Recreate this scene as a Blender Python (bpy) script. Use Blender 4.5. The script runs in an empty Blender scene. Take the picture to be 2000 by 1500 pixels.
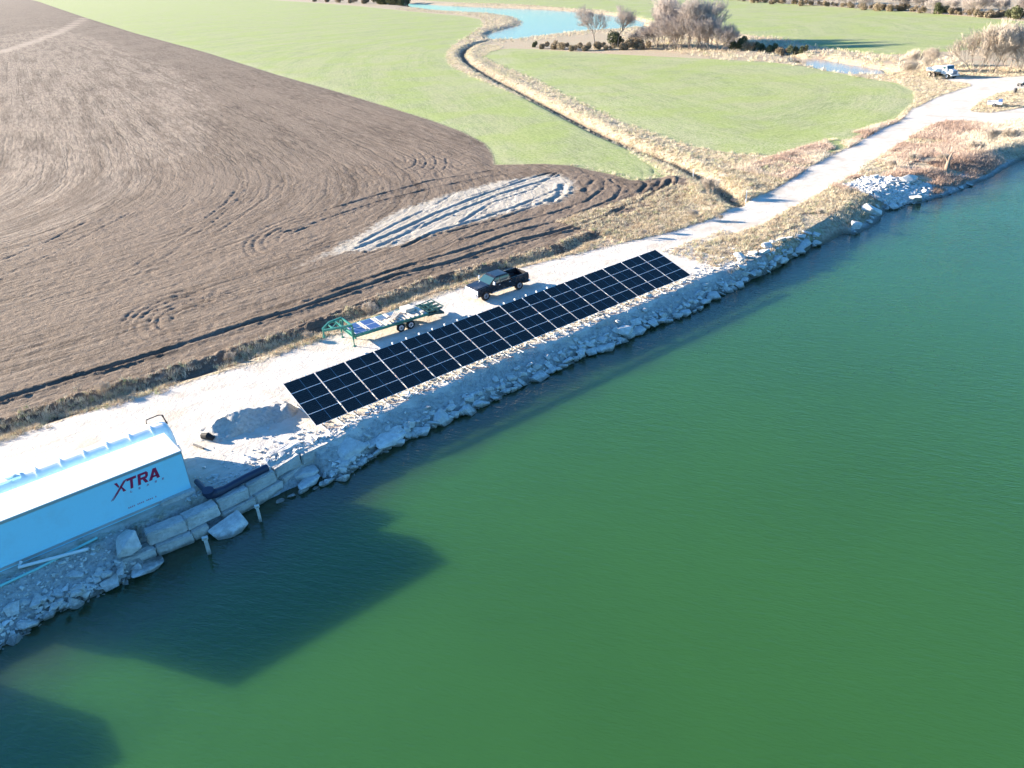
import bpy, bmesh, math, random
import numpy as np
from mathutils import Vector, Matrix
R = math.radians
random.seed(7); rng = np.random.default_rng(7)
S = bpy.context.scene
COL = S.collection

# ------------------------------------------------------------------ camera
F_PX, PITCH, ROLL, CAM_H = 1527.9, 0.4894, -0.05521, 26.426
_F = np.array([0, math.cos(PITCH), -math.sin(PITCH)]); _R0 = np.array([1., 0, 0]); _U0 = np.cross(_R0, _F)
_R = _R0*math.cos(ROLL)+_U0*math.sin(ROLL); _U = -_R0*math.sin(ROLL)+_U0*math.cos(ROLL)
cd = bpy.data.cameras.new('camera'); cam = bpy.data.objects.new('camera', cd); COL.objects.link(cam)
cd.sensor_width = 36; cd.lens = F_PX/2000*36; cd.clip_start = .5; cd.clip_end = 20000
cam.matrix_world = Matrix(((_R[0], _U[0], -_F[0], 0), (_R[1], _U[1], -_F[1], 0), (_R[2], _U[2], -_F[2], CAM_H), (0, 0, 0, 1)))
S.camera = cam

# ------------------------------------------------------------------ light
SUN_EL = R(14.5); SH_AZ = -0.3678            # direction the shadows run
w = bpy.data.worlds.new('World'); S.world = w; w.use_nodes = True
wn = w.node_tree.nodes; wl = w.node_tree.links
bg = wn['Background']
sky = wn.new('ShaderNodeTexSky'); sky.sky_type = 'NISHITA'; sky.sun_disc = False
sky.sun_elevation = SUN_EL
_sd = (-math.cos(SH_AZ), -math.sin(SH_AZ))
sky.sun_rotation = math.atan2(_sd[0], _sd[1]) % (2*math.pi)
sky.air_density = 1.3; sky.dust_density = .3; sky.ozone_density = 3.0
tn = wn.new('ShaderNodeMix'); tn.data_type = 'RGBA'; tn.blend_type = 'MULTIPLY'; tn.inputs[0].default_value = 1
wl.new(sky.outputs[0], tn.inputs[6]); tn.inputs[7].default_value = (.40, .84, 1.28, 1)      # white balance of the clear sky
wl.new(tn.outputs[2], bg.inputs[0]); bg.inputs[1].default_value = .06
sl = bpy.data.lights.new('sun', 'SUN'); so = bpy.data.objects.new('sun', sl); COL.objects.link(so)
sl.energy = 5.0; sl.angle = R(.55); sl.color = (1, .86, .69)
ld = Vector((math.cos(SH_AZ)*math.cos(SUN_EL), math.sin(SH_AZ)*math.cos(SUN_EL), -math.sin(SUN_EL)))
so.rotation_euler = ld.to_track_quat('-Z', 'Y').to_euler(); so.location = (-60, 30, 60)
S.view_settings.view_transform = 'Standard'; S.view_settings.look = 'None'; S.view_settings.gamma = 1
S.view_settings.exposure = 2.25

# ------------------------------------------------------------------ helpers
ZW = -1.4                                     # lake level
def P(x, y, z=0.):
    d = _F*F_PX+_R*(x-1000)+_U*(750-y); t = (z-CAM_H)/d[2]; return np.array([0, 0, CAM_H])+d*t
def PL(pts, z=0.): return np.array([P(x, y, z)[:2] for x, y in pts])
TH = R(38.36)
def uv2xy(u, v): return u*math.cos(TH)-v*math.sin(TH), u*math.sin(TH)+v*math.cos(TH)
def xy2uv(x, y): return x*math.cos(TH)+y*math.sin(TH), -x*math.sin(TH)+y*math.cos(TH)

def tag(o, label=None, cat=None, group=None, kind=None):
    if label: o['label'] = label
    if cat: o['category'] = cat
    if group: o['group'] = group
    if kind: o['kind'] = kind
    return o
def empty(name, loc, rz=0., **k):
    o = bpy.data.objects.new(name, None); COL.objects.link(o); o.location = loc; o.rotation_euler = (0, 0, rz)
    o.empty_display_size = .2
    return tag(o, **k)
def fast_mesh(name, V, F, smooth=False):
    """V (n,3); F (m,k) one face size"""
    V = np.asarray(V, dtype=np.float32); F = np.asarray(F, dtype=np.int32)
    m = bpy.data.meshes.new(name); m.vertices.add(len(V)); m.vertices.foreach_set('co', V.ravel())
    k = F.shape[1]; m.loops.add(F.size); m.loops.foreach_set('vertex_index', F.ravel())
    m.polygons.add(len(F)); m.polygons.foreach_set('loop_start', np.arange(0, F.size, k, dtype=np.int32))
    m.polygons.foreach_set('loop_total', np.full(len(F), k, dtype=np.int32))
    m.polygons.foreach_set('use_smooth', np.full(len(F), smooth, dtype=bool))
    m.update(calc_edges=True); return m
def link(name, mesh, mat=None, parent=None, **k):
    o = bpy.data.objects.new(name, mesh); COL.objects.link(o)
    if mat is not None:
        mesh.materials.clear()
        for mm in (mat if isinstance(mat, (list, tuple)) else [mat]): mesh.materials.append(mm)
    if parent is not None: o.parent = parent
    return tag(o, **k)
def copy_tree(o, parent=None):
    c = o.copy(); COL.objects.link(c); c.parent = parent
    for ch in list(o.children): copy_tree(ch, c)
    return c

class MB:
    """collects shapes into one mesh"""
    def __init__(s): s.v = []; s.f = []; s.m = []
    def add(s, vs, fs, mi=0):
        b = len(s.v); s.v += [tuple(v) for v in vs]; s.f += [tuple(i+b for i in f) for f in fs]; s.m += [mi]*len(fs)
    def box(s, x0, x1, y0, y1, z0, z1, mi=0):
        s.add([(x, y, z) for x in (x0, x1) for y in (y0, y1) for z in (z0, z1)],
              [(0, 1, 3, 2), (4, 6, 7, 5), (0, 4, 5, 1), (2, 3, 7, 6), (0, 2, 6, 4), (1, 5, 7, 3)], mi)
    def bar(s, a, b, w, h=None, mi=0):
        h = h or w; a = Vector(a); b = Vector(b); d = (b-a).normalized()
        up = Vector((0, 0, 1)) if abs(d.z) < .95 else Vector((1, 0, 0))
        sd = d.cross(up).normalized(); up = sd.cross(d)
        vs = [p+sd*sx*w/2+up*sz*h/2 for p in (a, b) for sx, sz in ((-1, -1), (1, -1), (1, 1), (-1, 1))]
        s.add(vs, [(3, 2, 1, 0), (4, 5, 6, 7), (0, 1, 5, 4), (1, 2, 6, 5), (2, 3, 7, 6), (3, 0, 4, 7)], mi)
    def tube(s, pts, r, n=10, mi=0, cap=True):
        pts = [Vector(p) for p in pts]; rs = r if isinstance(r, (list, tuple)) else [r]*len(pts)
        vs = []; ref = None
        for i, p in enumerate(pts):
            d = (pts[min(i+1, len(pts)-1)]-pts[max(i-1, 0)]).normalized()
            if ref is None: ref = Vector((0, 0, 1)) if abs(d.z) < .9 else Vector((1, 0, 0))
            a = d.cross(ref).normalized(); b = a.cross(d)
            if i == 0 or True: ref = b if abs(b.dot(d)) < .5 else ref
            for k in range(n):
                t = 2*math.pi*k/n; vs.append(p+(a*math.cos(t)+b*math.sin(t))*rs[i])
        fs = [(i*n+k, i*n+(k+1) % n, (i+1)*n+(k+1) % n, (i+1)*n+k) for i in range(len(pts)-1) for k in range(n)]
        if cap: fs += [tuple(range(n))[::-1], tuple((len(pts)-1)*n+k for k in range(n))]
        s.add(vs, fs, mi)
    def prism(s, poly, y0, y1, mi=0, axis='y'):
        """poly in (x,z), extruded along y"""
        n = len(poly)
        if axis == 'y': vs = [(x, y0, z) for x, z in poly]+[(x, y1, z) for x, z in poly]
        elif axis == 'z': vs = [(x, y, y0) for x, y in poly]+[(x, y, y1) for x, y in poly]
        else: vs = [(y0, x, z) for x, z in poly]+[(y1, x, z) for x, z in poly]
        s.add(vs, [tuple(range(n)), tuple(range(2*n-1, n-1, -1))]+[(i, i+n, (i+1) % n+n, (i+1) % n) for i in range(n)], mi)
    def mesh(s, name, bevel=0, smooth=False):
        m = bpy.data.meshes.new(name); m.from_pydata(s.v, [], s.f); m.polygons.foreach_set('material_index', s.m); m.update()
        bm = bmesh.new(); bm.from_mesh(m); bmesh.ops.recalc_face_normals(bm, faces=bm.faces)
        if bevel: bmesh.ops.bevel(bm, geom=bm.edges[:]+bm.verts[:], offset=bevel, segments=2, affect='EDGES', clamp_overlap=True)
        bm.to_mesh(m); bm.free()
        if smooth: m.polygons.foreach_set('use_smooth', [True]*len(m.polygons))
        return m
    def build(s, name, mat, parent=None, bevel=0, smooth=False, **k):
        return link(name, s.mesh(name, bevel, smooth), mat, parent, **k)

# ---- signed distances
def seg_dist(X, poly, closed=True):
    A = poly; B = np.roll(poly, -1, axis=0)
    if not closed: A = A[:-1]; B = B[:-1]
    d2 = np.full(len(X), 1e18)
    for a, b in zip(A, B):
        e = b-a; L = (e@e)+1e-12; w_ = X-a; t = np.clip((w_@e)/L, 0, 1)
        q = w_-t[:, None]*e; d2 = np.minimum(d2, (q*q).sum(1))
    return np.sqrt(d2)
def inside(X, poly):
    c = np.zeros(len(X), bool); x, y = X[:, 0], X[:, 1]
    for a, b in zip(poly, np.roll(poly, -1, axis=0)):
        k = (a[1] > y) != (b[1] > y)
        if b[1] != a[1]: c ^= k & (x < (b[0]-a[0])*(y-a[1])/(b[1]-a[1])+a[0])
    return c
def sdf(X, poly): return np.where(inside(X, poly), 1., -1.)*seg_dist(X, poly)
def ldist(X, line): return seg_dist(X, line, False)
# ---- cheap smooth noise in world metres
_perm = rng.random((256, 256))
def vnoise(x, y):
    xi = np.floor(x).astype(int); yi = np.floor(y).astype(int); fx = x-xi; fy = y-yi
    fx = fx*fx*(3-2*fx); fy = fy*fy*(3-2*fy)
    g = lambda i, j: _perm[(xi+i) % 256, (yi+j) % 256]
    return (g(0, 0)*(1-fx)+g(1, 0)*fx)*(1-fy)+(g(0, 1)*(1-fx)+g(1, 1)*fx)*fy
def fbm(x, y, o=3):
    s = 0; a = .5
    for i in range(o): s = s+a*(vnoise(x*2**i+17.3*i, y*2**i+5.1*i)-.5)*2; a *= .5
    return s
def sm(a, b, x): t = np.clip((x-a)/(b-a), 0, 1); return t*t*(3-2*t)

# ------------------------------------------------------------------ materials
class NT:
    def __init__(s, name):
        s.m = bpy.data.materials.new(name); s.m.use_nodes = True; s.t = s.m.node_tree; s.n = s.t.nodes
        s.b = s.n['Principled BSDF']
    def put(s, sock, v):
        if hasattr(v, 'links') or isinstance(v, bpy.types.NodeSocket): s.t.links.new(v, sock)
        elif isinstance(v, (tuple, list)) and sock.type == 'RGBA': sock.default_value = (*v[:3], 1)
        else: sock.default_value = v
    def attr(s, n, vec=False):
        a = s.n.new('ShaderNodeAttribute'); a.attribute_name = n; return a.outputs['Color' if vec else 'Fac']
    def pos(s): return s.n.new('ShaderNodeNewGeometry').outputs['Position']
    def obj(s): return s.n.new('ShaderNodeTexCoord').outputs['Object']
    def rnd(s): return s.n.new('ShaderNodeObjectInfo').outputs['Random']
    def math(s, op, a, b=0., c=0.):
        n = s.n.new('ShaderNodeMath'); n.operation = op; s.put(n.inputs[0], a); s.put(n.inputs[1], b)
        if op in ('MULTIPLY_ADD', 'SMOOTH_MIN', 'WRAP'): s.put(n.inputs[2], c)
        return n.outputs[0]
    def vmul(s, v, k):
        n = s.n.new('ShaderNodeVectorMath'); n.operation = 'MULTIPLY'; s.put(n.inputs[0], v); n.inputs[1].default_value = k; return n.outputs[0]
    def rot(s, v, a):
        n = s.n.new('ShaderNodeVectorRotate'); n.rotation_type = 'Z_AXIS'; s.put(n.inputs[0], v); n.inputs['Angle'].default_value = a; return n.outputs[0]
    def sep(s, v): n = s.n.new('ShaderNodeSeparateXYZ'); s.put(n.inputs[0], v); return n.outputs
    def comb(s, x, y, z=0.):
        n = s.n.new('ShaderNodeCombineXYZ'); s.put(n.inputs[0], x); s.put(n.inputs[1], y); s.put(n.inputs[2], z); return n.outputs[0]
    def noise(s, v, sc, det=3, rough=.5, dist=0.):
        n = s.n.new('ShaderNodeTexNoise'); s.put(n.inputs['Vector'], v); n.inputs['Scale'].default_value = sc
        n.inputs['Detail'].default_value = det; n.inputs['Roughness'].default_value = rough; n.inputs['Distortion'].default_value = dist
        return n.outputs[0]
    def voro(s, v, sc, feat='F1', rand=1.):
        n = s.n.new('ShaderNodeTexVoronoi'); n.feature = feat; s.put(n.inputs['Vector'], v); n.inputs['Scale'].default_value = sc
        n.inputs['Randomness'].default_value = rand; return n.outputs[0]
    def step(s, x, a, b):
        n = s.n.new('ShaderNodeMapRange'); n.interpolation_type = 'SMOOTHSTEP'; s.put(n.inputs[0], x)
        n.inputs[1].default_value = a; n.inputs[2].default_value = b; return n.outputs[0]
    def mix(s, f, a, b):
        n = s.n.new('ShaderNodeMix'); n.data_type = 'RGBA'; s.put(n.inputs[0], f); s.put(n.inputs[6], a); s.put(n.inputs[7], b); return n.outputs[2]
    def lerp(s, f, a, b):
        n = s.n.new('ShaderNodeMix'); n.data_type = 'FLOAT'; s.put(n.inputs[0], f); s.put(n.inputs[2], a); s.put(n.inputs[3], b); return n.outputs[0]
    def ramp(s, f, stops):
        n = s.n.new('ShaderNodeValToRGB'); s.put(n.inputs[0], f); e = n.color_ramp.elements
        e[0].position, e[0].color = stops[0][0], (*stops[0][1], 1); e[1].position, e[1].color = stops[-1][0], (*stops[-1][1], 1)
        for p_, c_ in stops[1:-1]: q = e.new(p_); q.color = (*c_, 1)
        return n.outputs[0]
    def bump(s, h, dist, strength=1.):
        n = s.n.new('ShaderNodeBump'); s.put(n.inputs['Height'], h); n.inputs['Distance'].default_value = dist; n.inputs['Strength'].default_value = strength
        s.t.links.new(n.outputs[0], s.b.inputs['Normal']); return n
    def fin(s, col, rough=.9, metal=0., spec=.3):
        s.put(s.b.inputs['Base Color'], col); s.put(s.b.inputs['Roughness'], rough); s.put(s.b.inputs['Metallic'], metal)
        s.b.inputs['Specular IOR Level'].default_value = spec; return s.m

def paint(name, col, rough=.5, metal=0., dirt=.15, spec=.5, dirtcol=(.25, .21, .17), sc=1.5):
    k = NT(name); v = k.obj(); n = k.noise(v, sc, 5, .6); n2 = k.noise(v, sc*9, 3)
    c = k.mix(k.math('MULTIPLY', k.step(n, .45, .8), dirt*2), col, dirtcol)
    c = k.mix(k.math('MULTIPLY', k.step(n2, .5, .8), dirt), c, dirtcol)
    return k.fin(c, k.lerp(n, max(rough-.12, .04), min(rough+.15, 1)), metal, spec)

# --- land: one material, driven by signed-distance attributes baked per vertex
def land_material():
    k = NT('land'); p = k.pos()
    n1 = k.noise(p, .9, 4, .6); n2 = k.noise(p, 3.5, 4, .65); n3 = k.noise(p, .12, 3); n4 = k.noise(p, 12, 3, .6); n5 = k.noise(p, .03, 3)
    row = k.attr('row'); s = k.sep(p)
    # dry grass
    dg = k.ramp(n2, [(.28, (.13, .10, .07)), (.42, (.32, .26, .18)), (.56, (.48, .41, .30)), (.75, (.64, .57, .44))])
    dg = k.mix(k.step(n1, .52, .72), dg, (.34, .32, .18))
    dg = k.mix(k.math('MULTIPLY', k.step(k.noise(p, .25, 3), .5, .65), .45), dg, (.42, .29, .22))
    # tilled soil: clods stretched along the rows
    rv = k.comb(k.math('MULTIPLY', row, 2.2), k.math('MULTIPLY', s[0], .22), k.math('MULTIPLY', s[1], .22))
    rn = k.noise(rv, 1., 5, .62); rn2 = k.noise(k.comb(k.math('MULTIPLY', row, .42), k.math('MULTIPLY', s[0], .03), k.math('MULTIPLY', s[1], .03)), 1., 3, .6)
    soil = k.ramp(rn, [(.3, (.07, .05, .036)), (.5, (.142, .107, .08)), (.68, (.24, .187, .14))])
    soil = k.mix(k.math('MULTIPLY', k.step(rn2, .4, .62), .55), soil, (.21, .163, .124))
    soil = k.mix(k.math('MULTIPLY', k.step(n5, .42, .6), .35), soil, (.235, .18, .136))
    pi_ = k.math('MULTIPLY', k.step(k.math('ADD', k.attr('dpale'), k.math('MULTIPLY', k.math('SUBTRACT', n3, .5), 16.)), -2., 4.), k.step(rn2, .36, .58))
    soil = k.mix(k.math('MULTIPLY', pi_, .6), soil, k.mix(k.step(rn, .4, .6), (.20, .155, .12), (.36, .29, .22)))
    wob = k.math('MULTIPLY', k.math('SUBTRACT', k.noise(p, .18, 3), .5), 1.6)
    def lines(pitch, wd, thr):
        f = k.math('FRACT', k.math('ADD', k.math('DIVIDE', k.math('ADD', row, wob), pitch), 500.)); d = k.math('ABSOLUTE', k.math('SUBTRACT', f, .5))
        return k.math('MULTIPLY', k.step(d, wd/pitch, .0), k.step(k.noise(k.comb(k.math('MULTIPLY', row, .35), k.math('MULTIPLY', s[0], .03), k.math('MULTIPLY', s[1], .03)), 1., 2), thr, thr+.12))
    ln = k.math('MAXIMUM', lines(3.1, .34, .46), k.math('MULTIPLY', lines(1.27, .22, .4), .55))
    ln = k.math('MULTIPLY', ln, k.step(n1, .34, .52))
    soil = k.mix(k.math('MULTIPLY', ln, .34), soil, (.06, .048, .04))
    straw = k.step(k.math('MULTIPLY', n4, k.step(k.noise(p, 5, 2), .45, .7)), .44, .56)
    soil = k.mix(k.math('MULTIPLY', straw, k.math('ADD', .45, k.math('MULTIPLY', pi_, .5))), soil, (.55, .47, .36))
    soil = k.mix(k.math('MULTIPLY', k.step(n4, .44, .3), .7), soil, (.055, .042, .034))
    pale = k.math('ADD', k.attr('track'), k.math('MULTIPLY', k.math('SUBTRACT', n1, .5), .9))
    soil = k.mix(k.math('MULTIPLY', k.step(pale, .3, .9), .55), soil, (.45, .37, .29))
    # crops
    crop = k.ramp(rn, [(.3, (.135, .175, .065)), (.5, (.225, .275, .11)), (.7, (.34, .37, .18))])
    crop = k.mix(k.math('MULTIPLY', k.step(n3, .4, .62), .5), crop, (.255, .335, .085))
    crop = k.mix(k.math('MULTIPLY', k.step(k.noise(p, .35, 3, .6), .5, .7), .35), crop, (.15, .22, .07))
    thin = k.attr('thin')
    crop = k.mix(k.math('MULTIPLY', k.step(k.noise(k.comb(k.math('MULTIPLY', row, .22), k.math('MULTIPLY', s[0], .012), k.math('MULTIPLY', s[1], .012)), 1., 3, .6), .42, .6), .38), crop, (.36, .35, .19))
    stub = k.math('MULTIPLY', k.step(k.math('ADD', k.math('MULTIPLY', n4, .4), k.math('MULTIPLY', k.noise(p, 4.5, 3, .6), .6)), .45, .58), k.math('ADD', .5, k.math('MULTIPLY', thin, .5)))
    crop = k.mix(stub, crop, (.50, .46, .32))
    crop = k.mix(k.math('MULTIPLY', k.step(n2, .56, .7), .6), crop, (.50, .47, .32))
    crop = k.mix(k.math('MULTIPLY', k.step(k.noise(p, .055, 3, .6), .45, .62), .5), crop, (.29, .355, .10))
    crop = k.mix(k.math('MULTIPLY', k.step(k.noise(p, 1.7, 3, .6), .5, .36), .4), crop, (.12, .17, .055))
    # road: crushed white limestone
    rd = k.ramp(n1, [(.3, (.50, .455, .39)), (.6, (.62, .57, .50)), (.8, (.72, .68, .61))])
    rd = k.mix(k.math('MULTIPLY', k.step(n2, .58, .75), .4), rd, (.42, .365, .29))
    ruv = k.sep(k.rot(p, -TH)); stk = k.noise(k.comb(k.math('MULTIPLY', ruv[0], .16), k.math('MULTIPLY', ruv[1], 2.4)), 1., 4, .65)
    rd = k.mix(k.math('MULTIPLY', k.step(stk, .5, .66), .45), rd, (.45, .39, .31))
    rd = k.mix(k.math('MULTIPLY', k.step(n4, .56, .7), .35), rd, (.36, .31, .25))
    tr = k.attr('wheel'); rd = k.mix(k.math('MULTIPLY', tr, .25), rd, (.74, .70, .63))
    rd = k.mix(k.math('MULTIPLY', k.step(k.noise(p, .22, 4, .6), .5, .66), .5), rd, (.43, .355, .27))
    # sand oval
    sd = k.ramp(rn, [(.3, (.34, .31, .255)), (.6, (.45, .41, .35)), (.8, (.55, .51, .45))])
    sd = k.mix(k.math('MULTIPLY', k.step(n1, .5, .7), .35), sd, (.36, .31, .25))
    # rocky bank
    bk = k.ramp(n2, [(.25, (.22, .22, .21)), (.5, (.42, .42, .40)), (.75, (.55, .55, .53))])
    bk = k.mix(k.step(k.voro(p, 3.0), .0, .22), (.30, .29, .27), bk)
    wet_gaps = k.attr('wet_gaps')
    jit = k.math('MULTIPLY', k.math('SUBTRACT', k.noise(p, 1.3, 5, .65), .5), 2.2)
    def edge(name, wdt, jk=1.):
        d = k.math('ADD', k.attr(name), k.math('MULTIPLY', jit, jk)); return k.step(d, -wdt, wdt)
    c = dg
    c = k.mix(edge('dcrop', .5, 1.), c, crop)
    c = k.mix(edge('dplough', .35, .8), c, soil)
    c = k.mix(edge('dsand', .7, 1.8), c, sd)
    c = k.mix(edge('dbank', .5, 1.3), c, bk)
    c = k.mix(edge('droad', .35, .9), c, rd)
    c = k.mix(k.math('MULTIPLY', k.attr('creek'), .75), c, (.10, .075, .05))
    c = k.mix(wet_gaps, c, (.12, .11, .085))  # damp margin, widened to paint shaded gaps between the boulders
    # relief
    hs = k.math('MULTIPLY', rn, .09); hr = k.math('MULTIPLY', n2, .07); hd = k.math('MULTIPLY', n2, .35)
    h = hd
    h = k.lerp(edge('dcrop', .5), h, k.math('MULTIPLY', k.math('ADD', rn, n4), .07))
    h = k.lerp(edge('dplough', .4), h, k.math('MULTIPLY', k.math('ADD', k.math('ADD', rn, n2), k.math('SUBTRACT', k.math('MULTIPLY', n4, .6), k.math('MULTIPLY', ln, .55))), .15))
    h = k.lerp(edge('droad', .4), h, hr)
    k.bump(k.math('ADD', h, k.math('MULTIPLY', n4, .02)), 1., .9)
    return k.fin(c, .95, 0, .15)
M = {}
M['land'] = land_material()

def water_material(name, deep, shallow_shade, shore=True, rip=1.):
    k = NT(name); p = k.pos()
    # ripples: short crests running across the wind
    r1 = k.noise(k.vmul(k.rot(p, R(24)), (.9, 3.2, 1)), 1.1, 3, .6, .3)
    r2 = k.noise(k.vmul(k.rot(p, R(12)), (1.4, 5.5, 1)), 1.6, 2, .5)
    r3 = k.noise(p, .12, 2)
    h = k.math('ADD', k.math('MULTIPLY', r1, .045*rip), k.math('MULTIPLY', r2, .018*rip))
    h = k.math('MULTIPLY', h, k.math('ADD', .45, r3))
    k.bump(h, 1., 1.)
    c = k.mix(k.math('MULTIPLY', k.step(k.noise(p, .06, 4), .35, .65), .35), deep, tuple(a*.8 for a in deep))
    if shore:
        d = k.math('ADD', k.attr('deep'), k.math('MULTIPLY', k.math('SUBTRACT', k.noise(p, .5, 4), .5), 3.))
        c = k.mix(k.step(d, .2, 6.5), shallow_shade, c)  # olive shallows, darkened and widened to paint in the bank's shade band
    k.fin(c, .07, 0, .5); k.b.inputs['IOR'].default_value = 1.52
    return k
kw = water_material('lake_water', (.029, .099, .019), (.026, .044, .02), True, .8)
kw.b.inputs['Subsurface Weight'].default_value = .9; kw.b.inputs['Subsurface Radius'].default_value = (1., 1., 1.); kw.b.inputs['Subsurface Scale'].default_value = 4.5; kw.b.subsurface_method = 'BURLEY'
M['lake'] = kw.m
M['river'] = water_material('river_water', (.30, .25, .24), (.3, .3, .3), False, .35).m

def rock_material(name, lo, hi, sc=2.):
    k = NT(name); p = k.obj(); r = k.rnd()
    n = k.noise(p, sc, 5, .65); n2 = k.noise(p, sc*6, 4, .6)
    c = k.mix(k.step(n, .3, .7), lo, hi)
    c = k.mix(k.math('MULTIPLY', k.step(n2, .52, .72), .45), c, tuple(a*.5 for a in lo))
    c = k.mix(k.math('MULTIPLY', r, .35), c, tuple(a*.72 for a in lo))
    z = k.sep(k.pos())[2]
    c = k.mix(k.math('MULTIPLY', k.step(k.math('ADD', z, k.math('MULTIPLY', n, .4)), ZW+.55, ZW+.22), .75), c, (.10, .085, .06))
    k.bump(k.math('ADD', k.math('MULTIPLY', n, .06), k.math('MULTIPLY', n2, .035)), 1., .9)
    return k.fin(c, .9, 0, .2)
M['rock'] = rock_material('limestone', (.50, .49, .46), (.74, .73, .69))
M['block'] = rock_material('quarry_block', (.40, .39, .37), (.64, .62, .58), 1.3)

def grass_material(name, stops, rs=1.):
    k = NT(name); a = k.attr('tint'); c = k.ramp(a, stops); return k.fin(c, .9, 0, .1)
M['grass'] = grass_material('dry_grass_blades', [(0, (.34, .26, .18)), (.35, (.56, .46, .33)), (.7, (.74, .65, .50)), (.9, (.66, .62, .40)), (1, (.34, .38, .18))])
M['brush'] = grass_material('russet_brush', [(0, (.32, .22, .17)), (.4, (.52, .39, .31)), (.75, (.66, .54, .43)), (1, (.72, .64, .50))])
M['bark_grey'] = grass_material('grey_bark', [(0, (.22, .18, .16)), (.5, (.36, .31, .28)), (1, (.52, .46, .42))])
M['bark_pale'] = grass_material('tan_twigs', [(0, (.32, .24, .18)), (.5, (.46, .39, .32)), (1, (.60, .53, .44))])
M['leaf_dark'] = grass_material('evergreen_leaf', [(0, (.06, .07, .04)), (.5, (.13, .145, .08)), (1, (.24, .23, .13))])
M['leaf_brown'] = grass_material('scrub_leaf', [(0, (.15, .115, .08)), (.5, (.30, .24, .17)), (1, (.45, .38, .25))])

# ================================================================== LAND
shore_px = [(2300, 230), (2150, 268), (2050, 295), (2000, 310), (1970, 326), (1940, 345), (1900, 362), (1880, 372), (1850, 383), (1820, 390), (1800, 398), (1775, 399), (1755, 406), (1730, 411), (1725, 424), (1715, 432), (1700, 445),
            (1686, 452), (1670, 459), (1646, 456), (1622, 471), (1604, 478), (1586, 483), (1562, 498), (1532, 513), (1514, 525), (1490, 536), (1472, 543), (1436, 564), (1400, 578), (1360, 606), (1315, 625), (1270, 640),
            (1220, 665), (1195, 680), (1140, 697), (1085, 725), (1025, 750), (967, 780), (937, 797), (867, 825), (825, 845), (805, 855), (770, 872), (727, 895), (700, 915), (672, 935), (650, 940), (600, 960), (555, 975), (520, 995),
            (480, 1014), (425, 1052), (350, 1078), (308, 1106), (258, 1128), (206, 1154), (150, 1182), (112, 1196), (50, 1236), (0, 1268), (-150, 1340), (-400, 1450)]
shore = PL(shore_px, ZW)
lake_poly = np.vstack([shore, [shore[-1]+[-60, -40], [-90, -60], [400, -60], [420, 190], [200, 190]]])
crest = PL([(2300, 190), (2100, 245), (2000, 275), (1900, 300), (1800, 338), (1760, 345), (1700, 372), (1650, 395), (1600, 432), (1550, 455), (1500, 492), (1430, 520), (1390, 533), (1350, 547), (1300, 573), (1250, 592), (1175, 622), (1100, 655), (1025, 676), (1000, 688),
            (925, 720), (875, 748), (800, 777), (750, 800), (700, 822), (665, 846), (640, 858), (580, 880), (530, 905), (480, 935), (420, 962), (360, 985), (290, 1018), (240, 1022), (170, 1062), (0, 1128), (-200, 1220), (-400, 1330)])
crest_poly = np.vstack([crest, [[-120, -30], [420, -80], [450, 150]]])   # lake side of the crest
road_poly = PL([(-500, 1000), (-200, 925), (0, 872), (60, 848), (150, 820), (240, 793), (330, 765), (420, 740), (510, 715), (600, 680), (660, 662), (740, 632), (800, 600), (850, 588), (910, 565), (960, 545), (1000, 527), (1050, 514), (1125, 501), (1190, 487), (1250, 472),
                (1325, 455), (1400, 430), (1462, 400), (1512, 377), (1550, 355), (1587, 330), (1625, 308), (1675, 286), (1725, 254), (1766, 238), (1790, 214), (1840, 190), (1880, 176), (1905, 168), (1900, 163), (1870, 159), (1858, 156), (1862, 151), (1900, 153), (1980, 151), (2040, 146), (2200, 130), (2300, 130),
                (2300, 220), (2100, 232), (2000, 226), (1940, 239), (1880, 236), (1840, 236), (1800, 248), (1760, 273), (1700, 308), (1670, 324), (1662, 338), (1625, 354), (1587, 378), (1537, 402), (1475, 437), (1412, 457), (1350, 478), (1340, 490), (1380, 500), (1430, 516),
                (1350, 549), (1250, 593), (1175, 623), (1100, 656), (1025, 677), (1000, 689), (925, 721), (875, 749), (800, 778), (700, 823), (665, 847), (580, 881), (530, 906), (480, 936), (420, 963), (376, 967), (320, 985), (200, 1030), (0, 1110), (-300, 1230), (-600, 1340)])
island_poly = PL([(1986, 172), (1940, 182), (1905, 197), (1885, 214), (1890, 220), (1940, 222), (1985, 215), (2040, 205), (2040, 172)])
plough_poly = PL([(-300, 960), (0, 850), (60, 832), (150, 806), (240, 778), (330, 748), (420, 722), (500, 696), (600, 655), (700, 618), (770, 596), (860, 562), (912, 548), (975, 528), (1030, 508), (1090, 496), (1150, 470), (1220, 445), (1290, 420), (1330, 400), (1345, 375), (1340, 352), (1305, 345),
                 (1265, 352), (1230, 352), (1200, 342), (1170, 336), (1110, 323), (1060, 320), (1020, 321), (966, 322), (960, 300), (945, 280), (900, 257), (840, 235), (760, 210), (660, 180), (540, 146), (400, 102), (260, 64), (165, 34), (115, 17), (75, 3), (40, -5), (20, -7.5), (-200, 8), (-500, 26), (-3000, 250)])
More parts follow.
